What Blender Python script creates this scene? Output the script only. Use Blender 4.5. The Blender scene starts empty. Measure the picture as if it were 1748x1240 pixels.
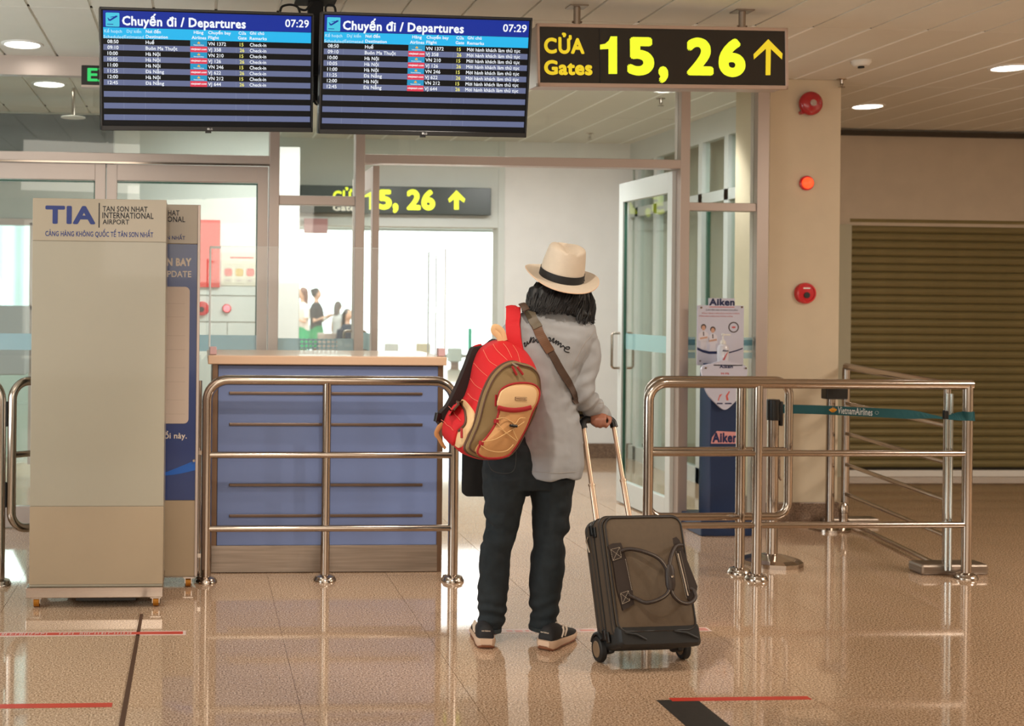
import bpy, bmesh, math, random
from mathutils import Vector, Matrix, noise
from mathutils.bvhtree import BVHTree
from mathutils.geometry import tessellate_polygon
random.seed(7)
SC = bpy.context.scene
COL = SC.collection
PI = math.pi
V = Vector

# ------------------------------------------------------------------ camera
F_PX, PX, PY, HC, W_PX, H_PX = 2045.0, 477.0, 512.4, 1.376, 1748, 1240
YAW, ROLL = 0.068, 0.010
cam_d = bpy.data.cameras.new('camera'); cam = bpy.data.objects.new('camera', cam_d); COL.objects.link(cam)
fwd = V((math.sin(YAW), math.cos(YAW), 0)); rgt0 = V((math.cos(YAW), -math.sin(YAW), 0)); up0 = V((0, 0, 1))
rgt = rgt0*math.cos(ROLL) + up0*math.sin(ROLL)
up = up0*math.cos(ROLL) - rgt0*math.sin(ROLL)
CAMPOS = V((0, 0, HC))
R = Matrix((rgt, up, -fwd)).transposed().to_4x4()
cam.matrix_world = Matrix.Translation(CAMPOS) @ R
cam_d.sensor_width = 36; cam_d.lens = F_PX*36/W_PX
cam_d.shift_x = (W_PX/2-PX)/W_PX; cam_d.shift_y = (PY-H_PX/2)/W_PX
cam_d.clip_end = 300
cam_d.dof.use_dof = True; cam_d.dof.focus_distance = 4.95; cam_d.dof.aperture_fstop = 3.0
SC.camera = cam

# ------------------------------------------------------------------ world, lights, exposure
SC.view_settings.view_transform = 'Standard'; SC.view_settings.look = 'None'
SC.view_settings.gamma = 1; SC.view_settings.use_curve_mapping = False
SC.view_settings.exposure = 0.0
wd = bpy.data.worlds.new('daylight'); SC.world = wd; wd.use_nodes = True
wd.node_tree.nodes['Background'].inputs[0].default_value = (0.93, 1.0, 0.98, 1)
wd.node_tree.nodes['Background'].inputs[1].default_value = 5.0
def area(name, loc, size, energy, col, target=None, size_y=None):
    l = bpy.data.lights.new(name, 'AREA'); l.shape = 'RECTANGLE'; l.size = size; l.size_y = size_y or size
    l.energy = energy; l.color = col
    o = bpy.data.objects.new(name, l); COL.objects.link(o); o.location = loc
    d = V(target or (loc[0], loc[1], loc[2]-1))-V(loc)
    o.rotation_euler = d.to_track_quat('-Z', 'Y').to_euler()
    return o
WARM = (1.0, 0.90, 0.78)
COOL = (0.97, 1.0, 0.94)
area('hall_lamp_behind', (0.3, -0.8, 2.74), 2.4, 60, WARM, (0.8, 5, 0.9))
area('hall_lamp_right', (6.3, 3.6, 2.76), 1.5, 160, WARM)
area('hall_lamp_left', (-1.0, 3.4, 2.76), 1.2, 14, WARM, (-0.6, 5.5, 0.0))
area('hall_fill_behind', (1.5, -3.0, 1.5), 8, 85, (1.0, .90, .78), (1.8, 5, 2.3), 2.0)  # added soft fill to lift ceiling and upright faces; no window there
area('side_fill_left', (-3.1, 4.6, 1.3), 4, 130, (.86, .96, 1.0), (-.2, 5.6, 2.9), 1.8)  # added cool fill for the left ceiling; the wall has no window
def spot(name, loc, target, energy, col, ang, rad):
    l = bpy.data.lights.new(name, 'SPOT'); l.energy = energy; l.color = col; l.spot_size = ang; l.spot_blend = .5; l.shadow_soft_size = rad
    o = bpy.data.objects.new(name, l); COL.objects.link(o); o.location = loc
    o.rotation_euler = (V(target)-V(loc)).to_track_quat('-Z', 'Y').to_euler()
ADDED_DOWN = ((.8, 8.2), (2.0, 7.9), (3.1, 7.75))
for x_, y_ in ADDED_DOWN: spot('added_downlight', (x_, y_, 2.785), (x_, y_+.5+.35*x_, 0), 12+31*x_, (1, .99, .97), 2.3, .07)  # unseen spots added to brighten the area behind the glass
area('window_hall_fill', (2, 19, 3.15), 7, 520, (.97, 1, .98), None, 5)  # added unseen fill above the opening, brightens people and hall floor
area('curtain_daylight', (-2.3, 10.2, 1.6), 2.0, 60, (.9, 1, 1), (-2.1, 9.3, 1.5), 1.6)
area('checkpoint_fill', (1.1, 8.2, 2.775), 2.2, 54, (.97, 1, .97), None, 1.0)  # added fill kept out of sight behind the screens, brightens the walls
spot('ceiling_spot_left', (0.55, 3.5, 2.76), (1.0, 4.9, 1.1), 105, WARM, 1.1, .05)
spot('ceiling_spot_right', (3.0, 4.0, 2.76), (1.4, 4.9, 0.9), 70, WARM, 1.2, .05)
spot('ceiling_spot_desk', (1.35, 4.6, 2.76), (0.5, 6.0, 0.5), 60, WARM, 1.0, .04)

# ------------------------------------------------------------------ picture helpers: a pixel becomes a ray
def ray(px, py):
    return (fwd*F_PX + rgt*(px-PX) - up*(py-PY)).normalized()
def at(px, py, Y):
    d = ray(px, py); return CAMPOS + d*(Y/d.y)
def gr(px, py, z=0.0):
    d = ray(px, py); return CAMPOS + d*((z-HC)/d.z)
def pp(px, py, F, off=0.0):
    """local (x, y) on the plane z=off of frame F under a pixel"""
    d = ray(px, py); n = F.col[2].to_3d(); o = F.translation + n*off
    p = CAMPOS + d*((o-CAMPOS).dot(n)/d.dot(n))
    q = F.inverted() @ p
    return (q.x, q.y)
def frame(o, x, y=None, z=None):
    """orthonormal frame from origin and two axes"""
    x = V(x).normalized()
    if y is not None:
        y = V(y); z = x.cross(y).normalized(); y = z.cross(x)
    else:
        z = V(z); y = z.cross(x).normalized(); z = x.cross(y)
    return Matrix.Translation(V(o)) @ Matrix((x, y, z)).transposed().to_4x4()

# ------------------------------------------------------------------ materials
def lin(c):
    return tuple(((v/255)/12.92 if v/255 <= 0.04045 else ((v/255+0.055)/1.055)**2.4) for v in c)
MATS = {}
def mat(name, col, rough=0.5, metal=0.0, emit=0.0, emit_col=None, bump=0.0, bscale=200, vary=0.0, vscale=6, coat=0.0, spec=0.5, stretch=None, aniso=0):
    if name in MATS: return MATS[name]
    m = bpy.data.materials.new(name); m.use_nodes = True; nt = m.node_tree; b = nt.nodes['Principled BSDF']
    c = lin(col) if max(col) > 1 else col
    b.inputs['Base Color'].default_value = (*c, 1)
    b.inputs['Roughness'].default_value = rough; b.inputs['Metallic'].default_value = metal
    b.inputs['Specular IOR Level'].default_value = spec
    if coat: b.inputs['Coat Weight'].default_value = coat; b.inputs['Coat Roughness'].default_value = .06
    if emit:
        e = lin(emit_col) if emit_col else c
        b.inputs['Emission Color'].default_value = (*e, 1); b.inputs['Emission Strength'].default_value = emit
    if bump or vary:
        tc = nt.nodes.new('ShaderNodeTexCoord'); src = tc.outputs['Object']
        if stretch:
            mp = nt.nodes.new('ShaderNodeMapping'); mp.inputs['Scale'].default_value = stretch
            nt.links.new(src, mp.inputs[0]); src = mp.outputs[0]
    if vary:
        n = nt.nodes.new('ShaderNodeTexNoise'); n.inputs['Scale'].default_value = vscale; n.inputs['Detail'].default_value = 6
        r = nt.nodes.new('ShaderNodeValToRGB')
        r.color_ramp.elements[0].position = .3; r.color_ramp.elements[1].position = .7
        r.color_ramp.elements[0].color = (*[v*(1-vary) for v in c], 1)
        r.color_ramp.elements[1].color = (*[min(1, v*(1+vary)) for v in c], 1)
        nt.links.new(src, n.inputs[0]); nt.links.new(n.outputs[0], r.inputs[0]); nt.links.new(r.outputs[0], b.inputs['Base Color'])
    if bump:
        n2 = nt.nodes.new('ShaderNodeTexNoise'); n2.inputs['Scale'].default_value = bscale; n2.inputs['Detail'].default_value = 4
        bp = nt.nodes.new('ShaderNodeBump'); bp.inputs['Strength'].default_value = bump; bp.inputs['Distance'].default_value = .002
        nt.links.new(src, n2.inputs[0]); nt.links.new(n2.outputs[0], bp.inputs['Height']); nt.links.new(bp.outputs[0], b.inputs['Normal'])
    MATS[name] = m
    return m
def glassmat(name, tint=(.93, .97, .95), refl=1.0, rough=0.0, base=0.0, diff=None):
    m = bpy.data.materials.new(name); m.use_nodes = True; nt = m.node_tree; nt.nodes.clear()
    out = nt.nodes.new('ShaderNodeOutputMaterial'); tr = nt.nodes.new('ShaderNodeBsdfTransparent'); tr.inputs[0].default_value = (*tint, 1)
    gl = nt.nodes.new('ShaderNodeBsdfGlossy'); gl.inputs['Roughness'].default_value = rough; gl.inputs[0].default_value = (1, 1, 1, 1)
    fr = nt.nodes.new('ShaderNodeFresnel'); fr.inputs[0].default_value = 1.45
    mu = nt.nodes.new('ShaderNodeMath'); mu.operation = 'MULTIPLY_ADD'; mu.inputs[1].default_value = refl; mu.inputs[2].default_value = base
    mx = nt.nodes.new('ShaderNodeMixShader')
    nt.links.new(fr.outputs[0], mu.inputs[0]); nt.links.new(mu.outputs[0], mx.inputs[0])
    nt.links.new(tr.outputs[0], mx.inputs[1]); nt.links.new(gl.outputs[0], mx.inputs[2])
    last = mx
    if diff:
        df = nt.nodes.new('ShaderNodeBsdfDiffuse'); df.inputs[0].default_value = (*diff[0], 1)
        m2 = nt.nodes.new('ShaderNodeMixShader'); m2.inputs[0].default_value = diff[1]
        nt.links.new(mx.outputs[0], m2.inputs[1]); nt.links.new(df.outputs[0], m2.inputs[2]); last = m2
    nt.links.new(last.outputs[0], out.inputs[0])
    MATS[name] = m
    return m
def granite(name, c0, c1, c2, rough, scale=150, spec=.5):
    m = bpy.data.materials.new(name); m.use_nodes = True; nt = m.node_tree; b = nt.nodes['Principled BSDF']
    g = nt.nodes.new('ShaderNodeNewGeometry')
    n = nt.nodes.new('ShaderNodeTexNoise'); n.inputs['Scale'].default_value = scale; n.inputs['Detail'].default_value = 3; n.inputs['Roughness'].default_value = .7
    r = nt.nodes.new('ShaderNodeValToRGB'); e = r.color_ramp.elements
    e[0].position = .34; e[0].color = (*lin(c0), 1); e[1].position = .64; e[1].color = (*lin(c2), 1)
    k = e.new(.5); k.color = (*lin(c1), 1)
    n2 = nt.nodes.new('ShaderNodeTexNoise'); n2.inputs['Scale'].default_value = 1.1; n2.inputs['Detail'].default_value = 3
    mr = nt.nodes.new('ShaderNodeMapRange'); mr.inputs['To Min'].default_value = .86; mr.inputs['To Max'].default_value = 1.12
    mx = nt.nodes.new('ShaderNodeVectorMath'); mx.operation = 'SCALE'
    nt.links.new(g.outputs['Position'], n.inputs[0]); nt.links.new(g.outputs['Position'], n2.inputs[0])
    nt.links.new(n.outputs[0], r.inputs[0]); nt.links.new(n2.outputs[0], mr.inputs[0])
    nt.links.new(r.outputs[0], mx.inputs[0]); nt.links.new(mr.outputs[0], mx.inputs['Scale'])
    nt.links.new(mx.outputs[0], b.inputs['Base Color'])
    b.inputs['Roughness'].default_value = rough; b.inputs['Specular IOR Level'].default_value = spec
    MATS[name] = m
    return m
M = {}
M['granite'] = granite('polished_granite', (98, 74, 52), (188, 154, 124), (240, 212, 184), .055, spec=1.0)
M['granite_skirt'] = granite('granite_skirting', (84, 66, 52), (122, 98, 80), (156, 130, 108), .35)
M['steel'] = mat('stainless_steel', (0.47, 0.40, 0.34), .17, 1.0)
M['steel_brushed'] = mat('brushed_steel', (0.34, 0.28, 0.23), .38, .9, bump=.2, bscale=60, stretch=(1, 1, 30), vary=.2, vscale=3)
M['alu'] = mat('anodised_aluminium', (186, 172, 164), .38, .55)
M['alu_white'] = mat('white_aluminium', (214, 218, 216), .4, .2)
M['wall_white'] = mat('painted_wall_white', (216, 220, 214), .7, vary=.02)
M['wall_cream'] = mat('painted_wall_cream', (206, 190, 164), .65, vary=.03, bump=.1)
M['wall_grey'] = mat('painted_wall_grey', (236, 234, 230), .75, vary=.02)
M['wall_tan'] = mat('painted_wall_tan', (196, 182, 162), .7, vary=.04)
M['panel'] = mat('ceiling_panel_white', (222, 218, 206), .6, vary=.03, vscale=3)
M['tbar'] = mat('ceiling_bar_white', (255, 254, 248), .5)
M['joint'] = mat('dark_joint', (70, 62, 52), .9)
M['black'] = mat('black_plastic', (16, 16, 17), .35)
M['blackmatte'] = mat('black_matte', (14, 13, 13), .8)
M['rubber'] = mat('rubber_black', (20, 19, 18), .6)
M['white'] = mat('white_plastic', (232, 230, 224), .4)
M['cream'] = mat('cream_laminate', (160, 151, 132), .32, vary=.02, vscale=2, coat=.3)
M['cream_dark'] = mat('cream_laminate_lower', (164, 144, 118), .4, vary=.04, vscale=3)
M['red_tape'] = mat('red_tape', (196, 60, 44), .4)
M['tape_white'] = mat('tape_white_print', (225, 200, 190), .4)
M['dark_tape'] = mat('dark_floor_tape', (40, 36, 34), .6, vary=.2, vscale=40)
M['brown_tape'] = mat('brown_joint_tape', (78, 48, 28), .6)
M['glass'] = glassmat('clear_glass', (.93, .96, .945), 1.1)
M['glass_green'] = glassmat('green_edge_glass', (.92, .96, .94), .15)
M['glass_edge'] = mat('glass_green_edge', (50, 92, 78), .2)
M['acrylic'] = glassmat('clear_acrylic', (.965, .975, .975), .25, .03, 0.0, ((.8, .85, .85), .04))
M['acrylic_edge'] = mat('acrylic_bright_edge', (215, 222, 222), .2)
M['film_blue'] = glassmat('frosted_blue_film', (.72, .9, .95), .2, .3, 0, ((.62, .82, .88), .6))
M['ink_navy'] = mat('navy_print', (14, 42, 110), .4)
M['ink_black'] = mat('black_print', (22, 22, 26), .5)
M['lamp'] = mat('lamp_diffuser', (255, 250, 240), .5, emit=9, emit_col=(255, 248, 236))
M['gold'] = mat('yellow_brass_caster', (170, 110, 30), .35, .6)

# ------------------------------------------------------------------ mesh builder
def tag(o, label=None, cat=None, group=None, kind=None):
    if label: o['label'] = label
    if cat: o['category'] = cat
    if group: o['group'] = group
    if kind: o['kind'] = kind
    return o
def thing(name, loc=(0, 0, 0), label=None, cat=None, group=None, F=None, kind=None):
    o = bpy.data.objects.new(name, None); COL.objects.link(o); o.empty_display_size = .1
    mw = F.copy() if F is not None else Matrix.Translation(V(loc))
    o.matrix_world = mw; o['_'] = 0; del o['_']
    WM[o.name] = mw
    return tag(o, label, cat, group, kind)
WM = {}
def wm(o):
    return WM.get(o.name, Matrix.Identity(4))
def link_mesh(name, me, parent=None, local=None):
    """object from mesh with world-space vertices (local None), or placed by the matrix local"""
    o = bpy.data.objects.new(name, me); COL.objects.link(o)
    if parent is not None:
        o.parent = parent
        P = wm(parent)
        if local is None: me.transform(P.inverted()); o.matrix_local = Matrix.Identity(4)
        else: o.matrix_local = P.inverted() @ local
        WM[o.name] = P if local is None else local
    else:
        if local is None: WM[o.name] = Matrix.Identity(4)
        else: o.matrix_world = local; WM[o.name] = local
    return o
class MB:
    def __init__(s, F=None):
        s.v = []; s.f = []; s.m = []; s.F = F; s.cur = 0; s.mats = []
    def use(s, m):
        if m not in s.mats: s.mats.append(m)
        s.cur = s.mats.index(m); return s
    def add(s, vs, fs, F=None):
        b = len(s.v); T = s.F
        if F is not None: T = (s.F @ F) if s.F is not None else F
        s.v += [(T @ V(p)) if T is not None else V(p) for p in vs]
        s.f += [tuple(i+b for i in f) for f in fs]; s.m += [s.cur]*len(fs)
        return s
    def box(s, x0, x1, y0, y1, z0, z1, F=None, bv=0.0):
        if x0 > x1: x0, x1 = x1, x0
        if y0 > y1: y0, y1 = y1, y0
        if z0 > z1: z0, z1 = z1, z0
        if not bv:
            vs = [(x, y, z) for z in (z0, z1) for y in (y0, y1) for x in (x0, x1)]
            return s.add(vs, [(0, 2, 3, 1), (4, 5, 7, 6), (0, 1, 5, 4), (2, 6, 7, 3), (0, 4, 6, 2), (1, 3, 7, 5)], F)
        bm = bmesh.new(); bmesh.ops.create_cube(bm, size=1)
        for v in bm.verts:
            v.co = V(((x0+x1)/2+v.co.x*(x1-x0), (y0+y1)/2+v.co.y*(y1-y0), (z0+z1)/2+v.co.z*(z1-z0)))
        bmesh.ops.bevel(bm, geom=list(bm.edges), offset=bv, segments=2, affect='EDGES', profile=.5)
        return s.bm(bm, F)
    def bm(s, bm, F=None):
        bm.verts.ensure_lookup_table(); bm.verts.index_update()
        s.add([v.co.copy() for v in bm.verts], [tuple(v.index for v in f.verts) for f in bm.faces], F); bm.free(); return s
    def cyl(s, p0, p1, r, n=20, r1=None, F=None, cap=True):
        return s.tube([p0, p1], r if r1 is None else [r, r1], n, F, cap)
    def tube(s, path, r, n=12, F=None, cap=True, closed=False, flat=None, refn=None):
        P = [V(p) for p in path]; L = len(P)
        rs = r if isinstance(r, (list, tuple)) else [r]*L
        T = []
        for i in range(L):
            if closed: t = P[(i+1) % L]-P[i-1]
            else: t = P[min(i+1, L-1)]-P[max(i-1, 0)]
            T.append(t.normalized() if t.length > 1e-9 else V((0, 0, 1)))
        a = V(refn) if refn is not None else (V((0, 0, 1)) if abs(T[0].z) < .9 else V((1, 0, 0)))
        N = (a-T[0]*a.dot(T[0])).normalized(); vs = []; fs = []
        for i in range(L):
            N = (N-T[i]*N.dot(T[i])); N = N.normalized() if N.length > 1e-6 else T[i].orthogonal().normalized()
            B = T[i].cross(N)
            fx = flat if flat else 1.0
            for k in range(n):
                q = 2*PI*k/n; vs.append(P[i]+(N*math.cos(q)*fx+B*math.sin(q))*rs[i])
        for i in range(L if closed else L-1):
            j = (i+1) % L
            for k in range(n):
                k2 = (k+1) % n; fs.append((i*n+k, i*n+k2, j*n+k2, j*n+k))
        if cap and not closed:
            fs.append(tuple(range(n-1, -1, -1))); fs.append(tuple((L-1)*n+k for k in range(n)))
        return s.add(vs, fs, F)
    def lathe(s, prof, n=24, F=None, axis=None):
        """profile (r, z) revolved about local z"""
        vs = []; fs = []
        for (r, z) in prof:
            for k in range(n):
                q = 2*PI*k/n; vs.append((r*math.cos(q), r*math.sin(q), z))
        for i in range(len(prof)-1):
            for k in range(n):
                k2 = (k+1) % n; fs.append((i*n+k, i*n+k2, (i+1)*n+k2, (i+1)*n+k))
        fs.append(tuple(range(n-1, -1, -1))); fs.append(tuple((len(prof)-1)*n+k for k in range(n)))
        return s.add(vs, fs, F)
    def sphere(s, c, r, n=16, m=10, F=None):
        rx, ry, rz = r if isinstance(r, (list, tuple)) else (r, r, r)
        vs = [(c[0], c[1], c[2]-rz)]; fs = []
        for i in range(1, m):
            t = PI*i/m
            for k in range(n):
                q = 2*PI*k/n; vs.append((c[0]+rx*math.sin(t)*math.cos(q), c[1]+ry*math.sin(t)*math.sin(q), c[2]-rz*math.cos(t)))
        vs.append((c[0], c[1], c[2]+rz)); e = len(vs)-1
        for k in range(n): fs.append((0, 1+(k+1) % n, 1+k)); fs.append((e, e-n+k, e-n+(k+1) % n))
        for i in range(m-2):
            for k in range(n):
                a = 1+i*n; k2 = (k+1) % n; fs.append((a+k, a+k2, a+n+k2, a+n+k))
        return s.add(vs, fs, F)
    def prism(s, pts, z0, z1, F=None):
        """polygon in local xy extruded z0..z1"""
        n = len(pts); ar = sum(pts[i][0]*pts[(i+1) % n][1]-pts[(i+1) % n][0]*pts[i][1] for i in range(n))
        if ar < 0: pts = pts[::-1]
        vs = [(p[0], p[1], z0) for p in pts]+[(p[0], p[1], z1) for p in pts]
        fs = [tuple(range(n-1, -1, -1)), tuple(range(n, 2*n))]+[(i, (i+1) % n, n+(i+1) % n, n+i) for i in range(n)]
        return s.add(vs, fs, F)
    def pillow(s, pts, t, F=None, rings=7, wall=.35, z0=0.0, pw=2.5):
        """closed outline in local xy, domed towards +z by t"""
        n = len(pts); ar = sum(pts[i][0]*pts[(i+1) % n][1]-pts[(i+1) % n][0]*pts[i][1] for i in range(n))
        if ar < 0: pts = pts[::-1]
        cx = sum(p[0] for p in pts)/n; cy = sum(p[1] for p in pts)/n
        vs = [(p[0], p[1], z0) for p in pts]; fs = [tuple(range(n-1, -1, -1))]; k = 1
        lv = [(1.0, t*wall)]+[(1-(i/rings)**1.0*1.0, t*(wall+(1-wall)*(1-(1-i/rings)**pw))) for i in range(1, rings)]
        for sc_, z in lv:
            vs += [(cx+(p[0]-cx)*sc_, cy+(p[1]-cy)*sc_, z0+z) for p in pts]
            fs += [((k-1)*n+i, (k-1)*n+(i+1) % n, k*n+(i+1) % n, k*n+i) for i in range(n)]; k += 1
        vs.append((cx, cy, z0+t)); c = len(vs)-1
        fs += [((k-1)*n+i, (k-1)*n+(i+1) % n, c) for i in range(n)]
        return s.add(vs, fs, F)
    def loft(s, rings, cap=True, F=None):
        n = len(rings[0]); vs = [p for r in rings for p in r]; fs = []
        for i in range(len(rings)-1):
            for k in range(n):
                k2 = (k+1) % n; fs.append((i*n+k, i*n+k2, (i+1)*n+k2, (i+1)*n+k))
        if cap: fs.append(tuple(range(n-1, -1, -1))); fs.append(tuple((len(rings)-1)*n+k for k in range(n)))
        return s.add(vs, fs, F)
    def text(s, txt, x, y, h, F=None, z=0.0, bold=0.0, align='L', width=None, ext=0.0, spc=1.0, shear=0, box=None, vmode='cap'):
        vs, fs, x0, x1, y0, y1 = text_geo(txt, bold, spc, shear)
        if box:   # (xa, xb, ya, yb) fit the glyph bounds exactly
            sx = (box[1]-box[0])/(x1-x0); sy = (box[3]-box[2])/(y1-y0); ox = box[0]-x0*sx; oy = box[2]-y0*sy
        else:
            sy = h/0.73; sx = sy if width is None else width/(x1-x0); oy = y
            ox = x-x0*sx if align == 'L' else (x-x1*sx if align == 'R' else x-(x0+x1)/2*sx)
        n1 = len(vs)//(1 if not bold else (4 if bold < .03 else 10))
        q = [(ox+a*sx, oy+b*sy, z+ext+(i//max(1, n1))*5e-5) for i, (a, b) in enumerate(vs)]
        return s.add(q, fs, F)
    def build(s, name, m=None, parent=None, smooth=False, sharp=None):
        me = bpy.data.meshes.new(name); me.from_pydata([tuple(p) for p in s.v], [], s.f)
        if s.mats:
            for q in s.mats: me.materials.append(q)
            me.polygons.foreach_set('material_index', s.m)
        if m is not None and not s.mats: me.materials.append(m)
        me.update()
        if smooth: shade(me, sharp if sharp else .7)
        return link_mesh(name, me, parent)
def shade(me, ang=.7):
    me.shade_smooth()
    try: me.set_sharp_from_angle(angle=ang)
    except Exception: pass
_tc = {}
def plain(t): return t.replace('ơ', 'o').replace('ờ', 'ò').replace('Ơ', 'O')
def text_geo(txt, bold, spc, shear):
    key = (txt, bold, spc, shear)
    if key in _tc: return _tc[key]
    horns = []
    for i, ch in enumerate(txt):      # o with horn: a plain o and a small tick at its shoulder
        if ch in 'ơờƠ': horns.append((text_geo(plain(txt[:i])+('O' if ch == 'Ơ' else 'o'), 0, spc+bold*1.7, shear)[3], .18 if ch == 'Ơ' else 0))
    txt = plain(txt)
    c = bpy.data.curves.new('lettering', 'FONT'); c.body = txt; c.size = 1.0; c.space_character = spc+bold*1.7; c.shear = shear
    c.resolution_u = 2 if len(txt) > 6 or (any(ord(ch) > 127 for ch in txt) and txt != 'CỬA') else 5
    o = bpy.data.objects.new('lettering', c)
    me = o.to_mesh()
    vs = [(v.co.x, v.co.y) for v in me.vertices]; fs = [tuple(p.vertices) for p in me.polygons]
    o.to_mesh_clear(); bpy.data.objects.remove(o); bpy.data.curves.remove(c)
    for hx, hy in horns: b = len(vs); vs += [(hx-.05, .40+hy), (hx+.03, .44+hy), (hx+.07, .56+hy), (hx+.0, .54+hy)]; fs += [(b, b+1, b+2, b+3)]
    if bold:   # heavier weight: the outline laid down again, shifted round a small circle
        k = 4 if bold < .03 else 10; V0, F0 = vs, fs; vs = []; fs = []
        for q in range(k):
            dx, dy = bold*math.cos(2*PI*(q+.5)/k), bold*math.sin(2*PI*(q+.5)/k); b = len(vs)
            vs += [(a+dx, e+dy) for a, e in V0]; fs += [tuple(i+b for i in f) for f in F0]
    xs = [a for a, b in vs] or [0, 1]; ys = [b for a, b in vs] or [0, 1]
    _tc[key] = (vs, fs, min(xs), max(xs), min(ys), max(ys))
    return _tc[key]
def spline(pts, n=8, closed=False):
    P = [V(p) for p in pts]; L = len(P); out = []
    for i in range(L if closed else L-1):
        if closed: a, b, c, d = P[i-1], P[i], P[(i+1) % L], P[(i+2) % L]
        else: a, b, c, d = P[max(i-1, 0)], P[i], P[i+1], P[min(i+2, L-1)]
        for k in range(n):
            t = k/n
            out.append(.5*((2*b)+(c-a)*t+(2*a-5*b+4*c-d)*t*t+(3*b-a-3*c+d)*t**3))
    if not closed: out.append(P[-1])
    return out
def rrect(x0, x1, y0, y1, r, n=5):
    out = []
    for cx, cy, a in ((x1-r, y0+r, -PI/2), (x1-r, y1-r, 0), (x0+r, y1-r, PI/2), (x0+r, y0+r, PI)):
        for k in range(n+1): q = a+PI/2*k/n; out.append((cx+r*math.cos(q), cy+r*math.sin(q)))
    return out
def roundpath(pts, r, n=7, closed=False):
    P = [V(p) for p in pts]; L = len(P); out = []
    for i in range(L):
        if not closed and i in (0, L-1): out.append(P[i]); continue
        a = (P[i-1]-P[i]).normalized(); b = (P[(i+1) % L]-P[i]).normalized()
        ang = a.angle(b); d = r/math.tan(ang/2); c = P[i]+(a+b).normalized()*(r/math.sin(ang/2))
        s0 = P[i]+a*d-c; s1 = P[i]+b*d-c; th = s0.angle(s1); ax = s0.cross(s1).normalized()
        for k in range(n+1): out.append(c+Matrix.Rotation(th*k/n, 3, ax) @ s0)
    return out
def evalmesh(me, mods):
    """apply modifiers to a mesh without operators"""
    o = bpy.data.objects.new('tmp_shape', me); COL.objects.link(o)
    for kind, kw in mods:
        md = o.modifiers.new(kind.lower(), kind)
        for k, v in kw.items(): setattr(md, k, v)
    dg = bpy.context.evaluated_depsgraph_get(); dg.update()
    r = bpy.data.meshes.new_from_object(o.evaluated_get(dg))
    bpy.data.objects.remove(o)
    return r
def remesh(mb, name, m, parent, vox=.006, smooth=6, fac=.6, disp=None, post=None):
    """union of the builder's solids as one continuous skin"""
    me = bpy.data.meshes.new(name+'_src'); me.from_pydata([tuple(p) for p in mb.v], [], mb.f); me.update()
    r = evalmesh(me, [('REMESH', dict(mode='VOXEL', voxel_size=vox)), ('SMOOTH', dict(factor=fac, iterations=smooth))])
    r.name = name
    if disp:
        ns = [n.vector.copy() for n in r.vertex_normals]
        for v, n in zip(r.vertices, ns):
            v.co += n*disp(v.co, n)
    if post:
        for v in r.vertices: v.co = post(v.co)
    r.materials.clear()
    r.materials.append(m); r.polygons.foreach_set('material_index', [0]*len(r.polygons)); r.update(); r.shade_smooth()
    bpy.data.meshes.remove(me)
    return r
# ================================================================== SETTING
ZC = 2.80
YP = 7.25      # glazed partition
YW = 9.30      # wall behind it on the left, shutter on the right
YF = 10.45     # far wall with the big opening
# ---- floor
fl = MB().box(-3.2, 8.2, -3.2, 30, -.12, -.004).build('floor', M['granite']); tag(fl, 'polished speckled brown granite floor with thin joints', 'floor', kind='structure')
TX, TY, X0T, Y0T = .602, .297, .36-.602*5, 4.06-.297*3
tm = bpy.data.meshes.new('floor_tile'); b_ = MB().box(0, TX-.0022, 0, TY-.0018, -.004, 0.0)
tm.from_pydata([tuple(p) for p in b_.v], [], b_.f); tm.materials.append(M['granite']); tm.update()
cand = []
for i in range(0, 18):
    for j in range(-2, 24):
        x = X0T+i*TX; y = Y0T+j*TY
        vis = max(0, min(x+TX, (1748-338)/2045*(y+TY)+.1)-max(x, -338/2045*(y+TY)-.1)) > .03 and y+TY > 3.7
        cand.append((0 if vis else 1, y, x))
cand.sort(); rest = MB()
for k, (nv, y, x) in enumerate(cand):
    if nv == 0 and k < 298: link_mesh('floor_tile', tm, fl, Matrix.Translation((x, y, 0)))
    else: rest.box(x, x+TX-.0022, y, y+TY-.0018, -.004, 0)
r_ = rest.build('floor_tile_field', M['granite'], fl); r_['kind'] = 'stuff'
# plain granite out to the sides and beyond the tiles
e = MB()
e.box(-3.2, X0T, -3.2, 30, -.004, 0).box(X0T+18*TX, 8.2, -3.2, 30, -.004, 0).box(X0T, X0T+18*TX, -3.2, Y0T-2*TY, -.004, 0).box(X0T, X0T+18*TX, Y0T+24*TY, 30, -.004, 0)
r_ = e.build('floor_margin', M['granite'], fl)
# ---- tapes on the floor
def tape(name, pts, m, label, z=.0008):
    t = MB().prism([(p.x, p.y) for p in pts], 0.0002, z).build(name, m); tag(t, label, 'tape'); return t
def flat(px0, px1, py, wdt):
    a = gr(px0, py); b = gr(px1, py); return [V((a.x, a.y)), V((b.x, a.y)), V((b.x, a.y+wdt)), V((a.x, a.y+wdt))]
t1 = tape('floor_tape', flat(-60, 190, 1211, .042), M['red_tape'], 'plain red tape strip on the floor at the bottom left')
t2 = tape('floor_tape', flat(1148, 1391, 1198, .035), M['red_tape'], 'plain red tape strip on the floor at the bottom right, over the black strip')
t3 = tape('floor_tape', flat(-60, 317, 1088, .062), M['tape_white'], 'lettered red and white tape on the floor below the cream display board')
a = gr(-60, 1088); b = gr(317, 1088)
tm_ = MB().box(a.x, b.x-.012, a.y+.012, a.y+.05, .0008, .0012).build('red_print', M['red_tape'], t3)
lt = MB()
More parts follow.
